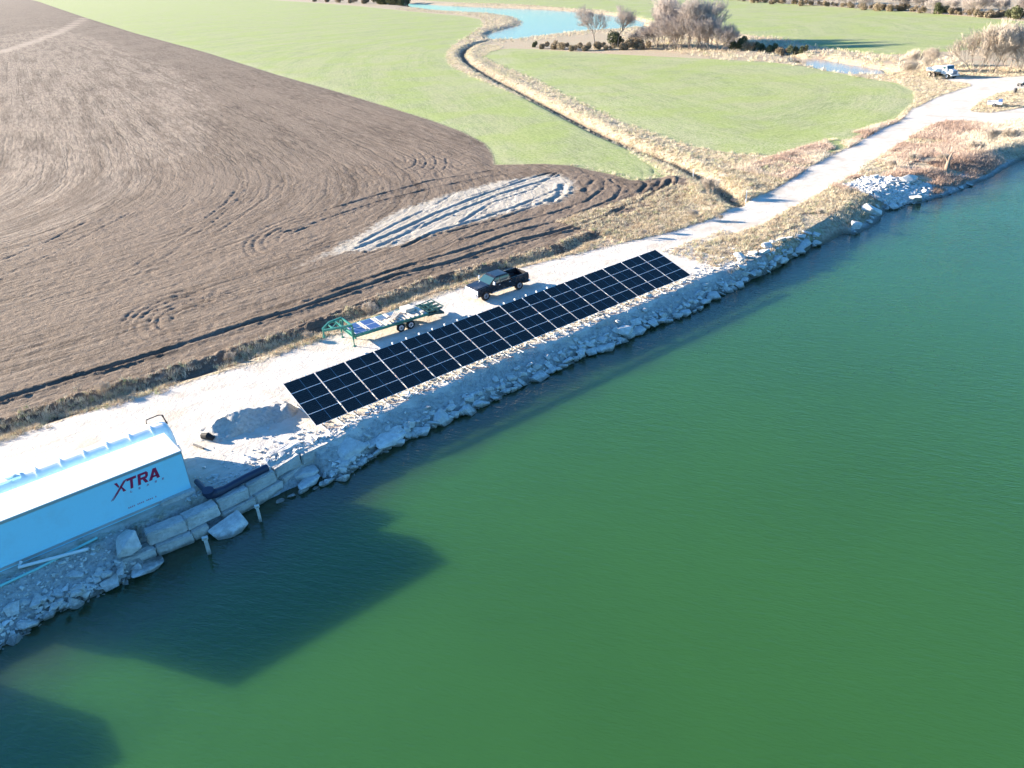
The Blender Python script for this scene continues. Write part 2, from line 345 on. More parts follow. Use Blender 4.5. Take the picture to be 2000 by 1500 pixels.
cropA = PL([(40, -4), (75, 3), (115, 17), (165, 34), (260, 64), (400, 102), (540, 146), (660, 180), (760, 210), (840, 235), (900, 257), (945, 280), (960, 300), (966, 322), (1020, 321), (1060, 320), (1110, 323), (1170, 336), (1200, 342), (1230, 352), (1265, 352), (1305, 343),
            (1285, 325), (1240, 298), (1205, 275), (1170, 258), (1110, 230), (1050, 198), (960, 165), (918, 147), (882, 129), (873, 107), (885, 88), (918, 69), (945, 50), (938, 38), (900, 31), (840, 26), (750, 17), (690, 11), (620, 6), (560, 2), (470, -4), (330, -8), (180, -9), (90, -8)])
cropB = PL([(1000, 95), (1059, 97), (1120, 101), (1200, 106), (1300, 111), (1400, 116), (1500, 121), (1575, 130), (1640, 143), (1700, 154), (1755, 163), (1785, 178), (1785, 200), (1750, 232), (1700, 268), (1637, 295), (1590, 304), (1525, 305), (1425, 300), (1350, 287), (1300, 272), (1230, 246), (1125, 198), (1050, 159), (978, 129), (942, 112), (952, 102), (975, 97)])
cropC = PL([(770, -8), (800, -2), (860, 3), (930, 6), (1020, 9), (1080, 14), (1170, 20), (1240, 31), (1300, 46), (1412, 60), (1460, 68), (1550, 80), (1590, 90), (1650, 100), (1725, 107), (1775, 105), (1860, 100), (1960, 90), (2100, 85), (2400, 80), (2400, 60), (2000, 42), (1900, 33), (1800, 25), (1640, 14), (1500, 5), (1400, -2), (1250, -12), (1000, -22), (800, -20)])
ZR = -1.0
pale_poly = PL([(-300, 640), (-100, 560), (0, 515), (150, 445), (300, 365), (390, 295), (425, 240), (408, 185), (330, 130), (200, 78), (100, 52), (-400, 150)])
river = PL([(748, 3), (780, 4), (804, 8), (870, 11), (960, 15), (1050, 18), (1125, 23), (1170, 28), (1230, 36), (1256, 44), (1250, 52), (1215, 58), (1140, 63), (1100, 67), (1050, 73), (1005, 79), (975, 80), (957, 76), (955, 70), (972, 61), (1020, 49), (1023, 43), (1008, 34), (960, 27), (900, 24), (855, 21), (810, 15), (780, 11), (745, 6)], ZR)
creek2 = PL([(1250, 52), (1320, 72), (1400, 90), (1460, 99), (1520, 108), (1565, 119)], ZR)
pond2 = PL([(1560, 116), (1600, 116), (1637, 124), (1680, 131), (1712, 136), (1724, 145), (1705, 148), (1690, 144), (1675, 148), (1650, 145), (1612, 137), (1575, 126)], ZR)
ditch = PL([(957, 79), (935, 84), (918, 90), (906, 98), (902, 107), (912, 121), (954, 147), (1020, 180), (1080, 210), (1170, 256), (1245, 288), (1320, 318), (1345, 332), (1390, 355), (1425, 383), (1440, 397)])
sand = PL([(640, 480), (690, 455), (730, 428), (770, 408), (850, 382), (960, 353), (1060, 338), (1110, 340), (1140, 353), (1143, 376), (1110, 400), (1050, 412), (950, 438), (860, 463), (790, 486), (720, 499), (660, 505), (600, 525), (560, 538), (540, 535), (600, 505)])
roadside = PL([(-100, 868), (0, 845), (60, 826), (150, 798), (240, 770), (300, 752), (390, 724), (480, 695), (600, 656), (690, 620), (770, 589), (850, 560), (912, 543), (975, 525), (1037, 509), (1075, 498), (1112, 486), (1137, 472), (1165, 464)])
ruts = [ # pixel line, half width, depth
    ([(-60, 805), (0, 785), (150, 738), (300, 695), (450, 645), (600, 600), (775, 540), (875, 516), (1000, 476), (1100, 452), (1175, 428), (1260, 389), (1305, 364), (1310, 352)], .40, .33),
    ([(600, 590), (700, 553), (800, 520), (900, 492), (1000, 457), (1100, 431), (1200, 390), (1215, 368), (1190, 352)], .3, .22),
    ([(590, 640), (700, 600), (800, 565), (900, 535), (1000, 503), (1100, 475)], .25, .15),
    ([(0, 700), (150, 655), (300, 610), (420, 580), (520, 560)], .25, .1),
    ([(-40, 530), (100, 470), (250, 395), (340, 345), (400, 300), (430, 260), (438, 225), (420, 190), (390, 160)], .35, .13),
    ([(-40, 560), (110, 495), (265, 412), (360, 352), (415, 303), (445, 262), (450, 225)], .35, .1),
    ([(200, 560), (330, 480), (440, 400), (520, 300), (538, 250), (530, 215), (500, 195)], .3, .1),
    ([(210, 575), (345, 490), (455, 405), (530, 305), (550, 250)], .3, .08),
    ([(420, 460), (520, 390), (580, 330), (600, 290)], .3, .09),
    ([(640, 412), (730, 385), (840, 355), (960, 335), (1060, 333), (1130, 338)], .3, .25),
    ([(560, 455), (640, 428), (740, 395), (850, 368), (960, 345), (1060, 336)], .3, .2),
    ([(690, 490), (780, 452), (860, 415), (960, 376), (1050, 346), (1078, 338)], .35, .3),
    ([(715, 494), (800, 456), (880, 420), (980, 380), (1070, 352), (1095, 343)], .35, .3),
    ([(790, 484), (850, 455), (930, 432), (1010, 405), (1090, 372)], .34, .3),
    ([(880, 455), (980, 428), (1060, 398), (1105, 378)], .3, .22),
    ([(700, 478), (780, 436), (850, 402), (900, 372)], .26, .2),
    ([(760, 476), (830, 436), (880, 424), (960, 418), (1040, 402)], .24, .2),
    ([(820, 400), (900, 392), (980, 366), (1030, 346)], .26, .2),
    ([(900, 436), (960, 398), (1040, 372), (1085, 340)], .3, .24),
    ([(1075, 395), (1095, 380), (1100, 362)], .6, .35), ([(1140, 375), (1160, 352), (1150, 345)], .4, .3), ([(1105, 345), (1120, 358), (1128, 345)], .3, .2),
    ([(900, 470), (1000, 440), (1090, 415), (1150, 392), (1178, 370), (1180, 350)], .3, .25),
    ([(1250, 380), (1262, 362), (1255, 350)], .4, .25), ([(1070, 452), (1150, 428), (1225, 400), (1285, 368), (1290, 350)], .22, .2),
    ([(1280, 400), (1318, 375), (1322, 350)], .25, .2),
]
def loop_px(cx, cy, rx, ry, a0, a1, ang=-14):
    out = []
    for i in range(25):
        t = R(a0+(a1-a0)*i/24); x = rx*math.cos(t); y = ry*math.sin(t); ca, sa = math.cos(R(ang)), math.sin(R(ang))
        out.append((cx+x*ca-y*sa, cy+x*sa+y*ca))
    return out
for i, (rx, ry) in enumerate(((120, 54), (108, 46), (96, 40), (76, 31), (64, 25), (40, 15))):
    ruts.append((loop_px(350+i*5, 628-i*2, rx, ry, 70, 320), .24, .11))
for i, (rx, ry) in enumerate(((110, 38), (98, 32), (86, 27), (60, 18), (40, 11))):
    ruts.append((loop_px(585+i*6, 463-i*2, rx, ry, 60, 325), .24, .11))
for i in range(5): ruts.append((loop_px(700+i*6, 300-i, 95+i*14, 26+i*5, -80, 90, 10), .25, .12))
for i in range(4): ruts.append((loop_px(1150+i*3, 365, 130+i*17-20, 38+i*9, -60, 75, -15), .25, .16))
ruts = [(PL(a), max(b_*.68, .17), c_*(.75 if i_ < 3 else .5)) for i_, (a, b_, c_) in enumerate(ruts)]

def axis(fine, lo, hi, g=1.07, s_=None):
    """fine: list of (start, end, step); grows geometrically outside"""
    a = []
    for f0, f1, st in fine: a += list(np.arange(f0, f1, st))
    a.append(fine[-1][1])
    st = fine[0][2]; x = a[0]; left = []
    while x > lo: st *= g; x -= st; left.append(x)
    st = fine[-1][2]; x = a[-1]; right = []
    while x < hi: st *= g; x += st; right.append(x)
    return np.array(left[::-1]+a+right)
ua = axis([(-14, 72, .2), (72, 130, .4), (130, 330, 1.2)], -7000, 7000)
va = axis([(37, 48, .14), (48, 64, .18), (64, 112, .24), (112, 290, 1.3)], -60, 9000, 1.07)
UU, VV = np.meshgrid(ua, va, indexing='ij')
X2 = np.stack(uv2xy(UU.ravel(), VV.ravel()), 1); px_, py_ = X2[:, 0], X2[:, 1]
nz1 = fbm(px_*.7, py_*.7); nz2 = fbm(px_*2.1+9, py_*2.1+3); nz3 = fbm(px_*.13, py_*.13)
d_lake = sdf(X2, lake_poly); d_cr = sdf(X2, crest_poly); d_road = sdf(X2, road_poly); d_isl = sdf(X2, island_poly)
d_road = np.minimum(d_road, -d_isl)
d_pl = sdf(X2, plough_poly); d_A = sdf(X2, cropA); d_B = sdf(X2, cropB); d_C = sdf(X2, cropC)
d_river = np.maximum(sdf(X2, river), sdf(X2, pond2)); d_creek2 = ldist(X2, creek2); d_ditch = ldist(X2, ditch); d_sand = sdf(X2, sand); d_rs = ldist(X2, roadside)
near = sm(300, 120, VV.ravel())*sm(400, 200, np.abs(UU.ravel()-60))
jag = .22*nz1+.12*nz2
dl = d_lake+jag*near; dc = d_cr+(.35*nz1+.25*nz2-.3)*near
def height():
    z = np.zeros(len(X2))
    fld = sm(0, 3, d_pl)*.12+sm(0, 3, np.maximum(d_A, np.maximum(d_B, d_C)))*.05
    z += fld
    for L, hw, dp in ruts:
        lo_, hi_ = L.min(0)-3, L.max(0)+3
        k = np.where((px_ > lo_[0]) & (px_ < hi_[0]) & (py_ > lo_[1]) & (py_ < hi_[1]))[0]
        if len(k) == 0: continue
        d = ldist(X2[k], L); wv = (.35+1.2*vnoise(px_[k]*.45, py_[k]*.45))*(.7+.6*vnoise(px_[k]*2.5, py_[k]*2.5)); d = d+.18*(vnoise(px_[k]*1.1, py_[k]*1.1)-.5)
        z[k] += -dp*wv*np.exp(-(d/hw)**2)+dp*.45*wv*np.exp(-((d-hw*2.0)/(hw*.7))**2)
    # soil clods
    soil = sm(-.2, 1, d_pl)*near
    z += soil*(.07*nz2+.04*nz1+.05*fbm(px_*4.3, py_*4.3, 2)*(VV.ravel() < 112))
    # ditch by the road with a rough verge
    z += near*(-.5*np.exp(-(d_rs/.75)**2)*(.7+.4*nz1)+(d_pl > 0)*.22*np.exp(-((d_rs-1.5)/.5)**2)*(1+nz2))
    # creek
    cr = np.exp(-(d_ditch/1.25)**2)*1.25*(.85+.3*nz1)*(1-sm(-1.2, .3, d_road)); z -= cr
    z += .3*np.exp(-((d_ditch-3.2)/1.5)**2)*(1+.8*nz1)*(1-sm(-1.5, .5, np.maximum(d_A, np.maximum(d_road, d_B))))
    z -= 1.15*np.exp(-(d_creek2/3.2)**4)
    z = z*(1-sm(-5, 1.5, d_river))+(-1.9)*sm(-5, 1.5, d_river)
    # gravel apron
    rr = sm(0, 1, d_road)*near; z += rr*(.012*nz2+.012*nz1)
    rough = rr*sm(4, 0, np.abs(dc))*sm(20, 16, UU.ravel()); z += rough*.10*nz2
    # bank down to the lake
    t = np.where(dl < 0, np.maximum(dc, 0)/(np.maximum(dc, 0)-dl+1e-6), 1.)
    wall = sm(4.2, 5.2, UU.ravel())*sm(16.6, 15.6, UU.ravel()); bankz = ZW*np.clip(t, 0, 1)**np.where(wall > .5, .28, 1.1)-.3*wall*np.clip(t*1.5, 0, 1)
    z = np.where(dc > 0, z*(1-np.clip(t*3, 0, 1))+bankz+near*(.07*nz2+.05*nz1)*np.clip(t*4, 0, 1), z)
    z = np.where(dl > 0, ZW-.05-np.minimum(dl*.8, 4.), z)
    z += nz3*.12*sm(8, 60, np.maximum(d_pl, np.maximum(d_A, d_B)))
    return z
Z = height()
def zat(x, y):
    u, v = xy2uv(x, y); i = int(np.clip(np.searchsorted(ua, u)-1, 0, len(ua)-2)); j = int(np.clip(np.searchsorted(va, v)-1, 0, len(va)-2))
    fu = (u-ua[i])/(ua[i+1]-ua[i]); fv = (v-va[j])/(va[j+1]-va[j]); nv = len(va)
    return float((Z[i*nv+j]*(1-fu)+Z[(i+1)*nv+j]*fu)*(1-fv)+(Z[i*nv+j+1]*(1-fu)+Z[(i+1)*nv+j+1]*fu)*fv)
def zats(X):
    u, v = xy2uv(X[:, 0], X[:, 1]); i = np.clip(np.searchsorted(ua, u)-1, 0, len(ua)-2); j = np.clip(np.searchsorted(va, v)-1, 0, len(va)-2); nv = len(va)
    fu = (u-ua[i])/(ua[i+1]-ua[i]); fv = (v-va[j])/(va[j+1]-va[j])
    return (Z[i*nv+j]*(1-fu)+Z[(i+1)*nv+j]*fu)*(1-fv)+(Z[i*nv+j+1]*(1-fu)+Z[(i+1)*nv+j+1]*fu)*fv

# row coordinate: furrows run parallel to the road in the headland and to the field edge inside
bline = PL([(966, 322), (945, 280), (840, 235), (660, 180), (400, 102), (165, 34), (40, -4)])
e0, e1 = PL([(900, 257), (165, 34)]); ed = (e1-e0)/np.linalg.norm(e1-e0); en = np.array([-ed[1], ed[0]])
rowA = (X2-e0)@en; rowB = VV.ravel()-57
if rowA[np.argmin(ldist(X2, PL([(300, 300)]*2)))] < 0: rowA = -rowA
ss = 14.
row = -ss*np.log(np.exp(-np.clip(np.abs(rowA)*.9, 0, 400)/ss)+np.exp(-np.clip(rowB-0, -50, 400)/ss))
rowcrop = np.where(d_B > -3, -ss*np.log(np.exp(-np.clip(d_B, -5, 400)/ss)+np.exp(-np.clip(ldist(X2, ditch), 0, 400)/ss)), ldist(X2, ditch))
row = np.where(d_pl > 0, row, rowcrop)
wheel = np.zeros(len(X2))
for vv in (50.6, 52.4): wheel = np.maximum(wheel, np.exp(-((VV.ravel()-vv-1.2*np.sin(UU.ravel()*.05))/.35)**2))
track_l = PL([(-20, 108), (0, 103), (60, 84), (120, 62), (165, 36)]); track = sm(9, 1, ldist(X2, track_l))
far_bare = sm(0, 20, -d_C)*sm(250, 330, UU.ravel())
attrs = dict(droad=d_road+.75, dplough=d_pl, dcrop=np.maximum(d_A, np.maximum(d_B, d_C)), dsand=d_sand-1.5,
             dbank=np.minimum(dc+.2, 60.)-60*sm(50, 62, UU.ravel()-0*dc)*0-np.where(UU.ravel() > 66, 3.+0*dc, 0),
             row=row, wheel=wheel, dpale=sdf(X2, pale_poly), thin=sm(-2, 12, -np.maximum(d_B-6, 0)+8)*(d_B > 0)*.9+.25*(d_C > 0)+sm(6, 0, d_A)*(d_A > 0)*.6, track=track,
             creek=np.maximum(sm(1.3, .6, d_ditch), sm(3, 1.5, d_creek2)), wet_gaps=.8*sm(-.75, -.1, dl)*(dc > 0))
nu, nv = len(ua), len(va)
I = np.arange(nu*nv).reshape(nu, nv)
Q = np.stack([I[:-1, :-1], I[1:, :-1], I[1:, 1:], I[:-1, 1:]], -1).reshape(-1, 4)
def fc(a): return a[Q].mean(1)
cls = np.zeros(len(Q), int)
cls[fc(d_A) > 0] = 2; cls[fc(d_B) > 0] = 3; cls[fc(d_C) > 0] = 4; cls[fc(d_pl) > 0] = 1; cls[fc(d_road) > 0] = 5
V3 = np.column_stack([X2, Z])
names = {0: 'ground', 1: 'ploughed_field', 2: 'crop_field', 3: 'crop_field', 4: 'crop_field', 5: 'road'}
for c_, nm in names.items():
    q = Q[cls == c_]; idx, inv = np.unique(q, return_inverse=True)
    me = fast_mesh(nm, V3[idx], inv.reshape(-1, 4), True)
    for an, av in attrs.items():
        a_ = me.attributes.new(an, 'FLOAT', 'POINT'); a_.data.foreach_set('value', av[idx].astype(np.float32))
    link(nm, me, M['land'], kind='structure')

# lake: a slab of murky water, graded finely along the shore
lu = axis([(-20, 120, .8)], -400, 900, 1.12); lv = axis([(20, 46, .4)], -160, 60, 1.12)
LU, LV = np.meshgrid(lu, lv, indexing='ij'); LX = np.stack(uv2xy(LU.ravel(), LV.ravel()), 1)
ld_ = sdf(LX, lake_poly); n_, m_ = len(lu), len(lv); I = np.arange(n_*m_).reshape(n_, m_)
Ql = np.stack([I[:-1, :-1], I[1:, :-1], I[1:, 1:], I[:-1, 1:]], -1).reshape(-1, 4)
keep = (ld_[Ql].max(1) > -4); Ql = Ql[keep]
idx, inv = np.unique(Ql, return_inverse=True); inv = inv.reshape(-1, 4)
Vt = np.column_stack([LX[idx], np.full(len(idx), ZW)]); Vb = Vt.copy(); Vb[:, 2] = ZW-9
N0 = len(idx)
ed_ = {}
for f in inv:
    for a, b in zip(f, np.roll(f, -1)): ed_[(a, b)] = ed_.get((a, b), 0)+1
side = [(b, a, a+N0, b+N0) for (a, b) in ed_ if (b, a) not in ed_]
me = fast_mesh('lake', np.vstack([Vt, Vb]), np.vstack([inv, inv[:, ::-1]+N0, np.array(side)]), True)
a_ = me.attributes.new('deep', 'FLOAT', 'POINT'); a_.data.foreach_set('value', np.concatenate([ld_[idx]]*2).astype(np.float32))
me.polygons.foreach_set('use_smooth', np.zeros(len(me.polygons), bool))
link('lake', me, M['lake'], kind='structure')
# river and creek water
def sheet(name, poly, z, grow, mat):
    c = poly.mean(0); m = MB(); n = len(poly)
    nrm = []
    for i in range(n):
        e = poly[(i+1) % n]-poly[i-1]; q = np.array([e[1], -e[0]])/(np.linalg.norm(e)+1e-9); nrm.append(q)
    nrm = np.array(nrm); area = np.sum(poly[:, 0]*np.roll(poly[:, 1], -1)-poly[:, 1]*np.roll(poly[:, 0], -1))
    if area < 0: nrm = -nrm
    q = poly+nrm*grow
    bm = bmesh.new(); vs = [bm.verts.new((x, y, z)) for x, y in q]; bm.faces.new(vs); bmesh.ops.triangulate(bm, faces=bm.faces[:])
    me = bpy.data.meshes.new(name); bmesh.ops.recalc_face_normals(bm, faces=bm.faces)
    for f in bm.faces:
        if f.normal.z < 0: f.normal_flip()
    bm.to_mesh(me); bm.free(); return link(name, me, mat, kind='structure')
sheet('river', river, ZR, 1.6, M['river']); sheet('river', pond2, ZR, .8, M['river'])
def ribbon(name, line, wd, z, mat):
    m = MB(); vs = []
    for i, p_ in enumerate(line):
        e = line[min(i+1, len(line)-1)]-line[max(i-1, 0)]; q = np.array([-e[1], e[0]])/np.linalg.norm(e)*wd/2
        vs += [(*(p_+q), z), (*(p_-q), z)]
    m.add(vs, [(2*i, 2*i+1, 2*i+3, 2*i+2) for i in range(len(line)-1)]); return m.build(name, mat, kind='structure')
ribbon('creek', ditch, .7, -1.12, M['river']); ribbon('creek', creek2, 3.0, ZR-.02, M['river'])

# ================================================================== scatter tools
def merged(name, templ, pos, scale, rotz, mat, tint=None, tilt=None, parent=None, smooth=False, **k):
    """templ: list of (V,F tri). One mesh from many instances (for uncountable stuff)."""
    Vs = []; Fs = []; T = []; off = 0; n = len(pos); which = rng.integers(0, len(templ), n)
    for t, (tv, tf) in enumerate(templ):
        ii = np.where(which == t)[0]
        if len(ii) == 0: continue
        ca, sa = np.cos(rotz[ii]), np.sin(rotz[ii]); v = tv[None]*scale[ii][:, None, :]
        if tilt is not None:
            tx, ty = tilt[ii, 0], tilt[ii, 1]; v = v.copy(); v[..., 0] += v[..., 2]*tx[:, None]; v[..., 1] += v[..., 2]*ty[:, None]
        x = v[..., 0]*ca[:, None]-v[..., 1]*sa[:, None]; y = v[..., 0]*sa[:, None]+v[..., 1]*ca[:, None]
        w_ = np.stack([x, y, v[..., 2]], -1)+pos[ii][:, None, :]
        Vs.append(w_.reshape(-1, 3)); nvt = len(tv)
        Fs.append((tf[None]+(np.arange(len(ii))*nvt)[:, None, None]+off).reshape(-1, tf.shape[1])); off += len(ii)*nvt
        if tint is not None: T.append(np.repeat(tint[ii], nvt))
    me = fast_mesh(name, np.vstack(Vs), np.vstack(Fs), smooth)
    if tint is not None:
        a = me.attributes.new('tint', 'FLOAT', 'POINT'); a.data.foreach_set('value', np.concatenate(T).astype(np.float32))
    return link(name, me, mat, parent, **k)
def hull(n, sq=.0, seed=0, bev=.0):
    r = random.Random(seed); bm = bmesh.new()
    for i in range(n):
        while True:
            p = Vector([r.uniform(-1, 1) for _ in range(3)])
            if .55 < p.length < 1.15: break
        p = Vector([math.copysign(min(abs(c), .72), c)/.72 for c in p]) if r.random() < sq else p.normalized()
        bm.verts.new(p)
    g = bmesh.ops.convex_hull(bm, input=bm.verts[:])
    bmesh.ops.delete(bm, geom=[v for v in bm.verts if not v.link_faces], context='VERTS')
    bmesh.ops.dissolve_limit(bm, angle_limit=R(12), verts=bm.verts[:], edges=bm.edges[:])
    if bev: bmesh.ops.bevel(bm, geom=bm.edges[:], offset=bev, segments=2, affect='EDGES', clamp_overlap=True)
    bmesh.ops.triangulate(bm, faces=bm.faces[:]); bmesh.ops.recalc_face_normals(bm, faces=bm.faces)
    bm.verts.index_update()
    V = np.array([v.co[:] for v in bm.verts]); F = np.array([[v.index for v in f.verts] for f in bm.faces]); bm.free(); return V, F
stone_t = [hull(9, .5, 100+i) for i in range(8)]
boulder_m = []
for i in range(16):
    V, F = hull(13+i % 4, .5, 300+i, .035); me = fast_mesh('boulder', V*[1, 1, 1], F, False)
    me.materials.append(M['rock']); boulder_m.append(me)

# ---- rubble on the banks (uncountable)
def samp(n, u0, u1, v0, v1):
    u = rng.uniform(u0, u1, n); v = rng.uniform(v0, v1, n); return np.stack(uv2xy(u, v), 1), u, v
X, u, v = samp(60000, -14, 76, 36, 45)
a = sdf(X, lake_poly); b = sdf(X, crest_poly)
dens = np.where((u > 4.6) & (u < 16), .0, np.where(u < 20, .75, .3))*(.4+1.2*vnoise(X[:, 0]*.6, X[:, 1]*.6))
dens = dens*np.where(a > -1.0, 1., np.where(u > 17, .12, .4))*np.where(b > .3, 1, 0)
k_ = (a < .35) & (b > 0) & (rng.random(len(X)) < dens*.45); X = X[k_]; a = a[k_]
sz = rng.gamma(2., .026, len(X))+.03; sz = np.where(a > -1.0, sz*1.5, sz)
pos = np.column_stack([X, zats(X)+sz*.2])
merged('rubble', stone_t, pos, np.column_stack([sz*rng.uniform(.8, 1.5, len(X)), sz, sz*rng.uniform(.5, .9, len(X))]), rng.uniform(0, 6.3, len(X)), M['rock'],
       label='loose grey limestone rubble strewn down the lake bank', cat='rubble', kind='stuff')
# crumbs on the apron above the bank and the far rocky point
X, u, v = samp(26000, 8, 66, 41.2, 46); b = sdf(X, crest_poly); k_ = (b < 0) & (rng.random(len(X)) < np.exp(b/.7)*np.where(u < 18.5, .55, .3)); X = X[k_]
X2b, u2, v2 = samp(9000, 78, 104, 42, 50); q = sdf(X2b, PL([(1640, 350), (1700, 345), (1780, 348), (1830, 352), (1800, 385), (1740, 385), (1690, 378), (1640, 362)])); X2b = X2b[q > 0][:3500]
X = np.vstack([X, X2b]); sz = rng.gamma(2., .03, len(X))+.03; sz[-len(X2b):] *= 1.7
merged('rubble', stone_t, np.column_stack([X, zats(X)+sz*.25]), np.column_stack([sz*1.2, sz, sz*.7]), rng.uniform(0, 6.3, len(X)), M['rock'],
       label='pale gravel and broken stone lying on the lip of the bank', cat='rubble', kind='stuff')

# ---- boulders, each its own object
def boulder(x, y, s, flat=.6, rz=None, lab='', grp='', z=None, mesh=None, cat='boulder', name='boulder'):
    o = bpy.data.objects.new(name, mesh or random.choice(boulder_m)); COL.objects.link(o)
    zz = zat(x, y) if z is None else z
    o.location = (x, y, zz+s*flat*.28); o.scale = (s*random.uniform(.95, 1.45)/2, s/2, s*flat/2)
    o.rotation_euler = (random.uniform(-.25, .25), random.uniform(-.25, .25), rz if rz is not None else random.uniform(0, 6.3))
    return tag(o, lab, cat, grp)
sh_uv = np.array([xy2uv(*p_) for p_ in shore])[::-1]
def shore_v(u): return float(np.interp(u, sh_uv[:, 0], sh_uv[:, 1]))
def place_row(u0, u1, step, off0, off1, s0, s1, lab, grp, flat=.6):
    u = u0
    while u < u1:
        v = shore_v(u)+random.uniform(off0, off1); x, y = uv2xy(u, v); s = random.uniform(s0, s1)
        boulder(x, y, s, flat*random.uniform(.7, 1.2), TH+random.uniform(-.6, .6), lab, grp, z=max(zat(x, y), ZW-.05)); u += step*s*random.uniform(.8, 1.25)
L1 = ('rough grey limestone boulder at the waterline left of the block wall', 'boulders along the water below the white box')
L2 = ('pale limestone boulder at the waterline below the solar panels', 'riprap boulders below the solar panels')
L3 = ('sunlit limestone boulder on the shore right of the solar panels', 'boulders on the shore beyond the panels')
place_row(-9, 3.9, 1.15, .0, .25, .45, .95, *L1); place_row(-9, 3.6, 1.9, .5, 1.5, .3, .75, *L1)
place_row(12.8, 16.2, 1.3, .0, .1, .3, .6, *L2); place_row(16.0, 62, .95, .0, .15, .5, 1.2, *L2, .6); place_row(17.4, 60, 1.4, .5, .8, .4, .9, *L2, .65); place_row(18, 58, 3.0, .9, 1.3, .3, .6, *L2)
place_row(62, 76, .95, .0, .5, .5, 1.3, *L3); place_row(62, 77, 1.2, .8, 2.2, .5, 1.3, *L3); place_row(82, 97, 1.9, .1, 1.3, .5, 1.4, *L3)
place_row(97, 112, 3.4, .1, .8, .4, .8, *L3)
# ones that stand out
def at(px, py, z=0.): q = P(px, py, z); return q[0], q[1]
boulder(*at(604, 947, ZW), 1.25, .45, TH+.1, 'flat rectangular pale stone lying in the water edge right of the block wall', z=ZW+.05, mesh=boulder_m[3])
boulder(*at(602, 926, ZW+.2), 1.35, .6, TH, 'large angular stone just above the flat rectangular one, right of the block wall', z=ZW+.1)
boulder(*at(680, 884, -.9), 2.1, .55, TH+.4, 'big broad boulder at the right end of the block wall', z=-1.15)
boulder(*at(762, 862, -1.2), 1.9, .5, TH, 'largest flat-topped boulder under the left part of the solar panels', z=-1.25)
boulder(*at(863, 822, -1.3), 1.35, .55, TH+.3, 'rounded boulder alone at the waterline under the sixth solar rack', z=-1.3)
boulder(*at(1225, 655, -1.3), 2.0, .6, TH, 'wide wedge-shaped boulder at the waterline under the right part of the solar panels', z=-1.3)
boulder(*at(1703, 410, -.6), 2.6, .6, TH-.6, 'long cream slab tilted on the rocky point right of the road', z=-1.1)
boulder(*at(1786, 392, -1.2), 1.8, .6, 0, 'grey boulder at the tip of the white stony landing', z=-1.3)
boulder(*at(1775, 352, 0), 2.0, .7, .4, 'white boulder at the back of the stony landing beneath the russet brush')
boulder(*at(258, 1058, -.3), 1.7, .9, TH+1.2, 'upright grey slab at the left end of the block wall', z=-.75, mesh=boulder_m[5])
boulder(*at(445, 1030, -1.2), 1.7, .45, TH, 'dark weathered boulder in front of the block wall between the two water posts', z=-1.4)
boulder(*at(288, 1107, -1.35), 1.7, .3, TH, 'dark low rock awash at the left foot of the block wall', z=-1.5)
for i in range(26):
    q = at(random.uniform(575, 670), random.uniform(900, 930), -1.2)
    boulder(*q, random.uniform(.22, .6), .7, None, 'small broken stone in the pocket right of the block wall', 'broken stones beside the block wall', z=-1.3)
for i in range(24):
    q = at(*random.choice([(random.uniform(150, 245), random.uniform(1088, 1118)), (random.uniform(20, 160), random.uniform(1120, 1180))]), -.6)
    boulder(*q, random.uniform(.3, .7), .7, None, 'grey stone in the rubble slope below the white box', 'stones in the slope below the white box', z=-.85)

# ---- quarried block wall
def block_mesh(L, D, H, seed):
    r = random.Random(seed); bm = bmesh.new(); bmesh.ops.create_cube(bm, size=1); bmesh.ops.scale(bm, vec=(L, D, H), verts=bm.verts)
    for v in bm.verts: v.co += Vector([r.uniform(-.05, .05) for _ in range(3)])
    bmesh.ops.bevel(bm, geom=bm.edges[:], offset=.055, segments=2, affect='EDGES')
    bmesh.ops.subdivide_edges(bm, edges=[e for e in bm.edges if e.calc_length() > .3], cuts=5, use_grid_fill=True)
    for v in bm.verts: v.co += Vector([r.uniform(-.018, .018) for _ in range(3)])
    me = bpy.data.meshes.new('stone_block'); bm.to_mesh(me); bm.free(); me.materials.append(M['block']); return me
def stone_block(a, b, z, H, D, lab, seed):
    A = P(*a, z); B = P(*b, z); c = (A+B)/2; d = B-A; L = float(np.linalg.norm(d[:2])); az = math.atan2(d[1], d[0])
    o = bpy.data.objects.new('stone_block', block_mesh(L-.05, D, H, seed)); COL.objects.link(o)
    n = np.array([-math.sin(az), math.cos(az)]); 
    o.location = (c[0]+n[0]*D/2, c[1]+n[1]*D/2, z+H/2); o.rotation_euler = (random.uniform(-.05, .05), random.uniform(-.03, .03), az+random.uniform(-.02, .02))
    tag(o, lab, 'stone block', 'quarried blocks of the retaining wall')
up = [((293, 1068), (370, 1037)), ((367, 1037), (432, 1005)), ((430, 1000), (490, 973)), ((488, 970), (543, 940)), ((541, 936), (590, 906)), ((592, 908), (648, 885)), ((648, 882), (675, 862))]
ordn = ['first', 'second', 'third', 'fourth', 'fifth', 'sixth', 'seventh']
for i, (a, b) in enumerate(up): stone_block(a, b, -.75, .74, .85, 'long pale quarried block, %s from the left in the upper course of the lakeside wall' % ordn[i], 40+i)
lo = [((238, 1120), (310, 1090)), ((310, 1090), (382, 1062)), ((379, 1060), (413, 1045)), ((440, 1025), (505, 990)), ((503, 992), (557, 958)), ((556, 955), (604, 920))]
for i, (a, b) in enumerate(lo): stone_block(a, b, -1.5, .72, .9, 'stained quarried block, %s from the left in the lower course at the waterline' % ordn[i], 60+i)
stone_block((318, 1000), (388, 972), -.35, .6, .7, 'squared block wedged against the lower right corner of the white box', 80)
stone_block((530, 905), (592, 878), -.35, .5, .7, 'block lying behind the upper course near the right end of the wall', 81)

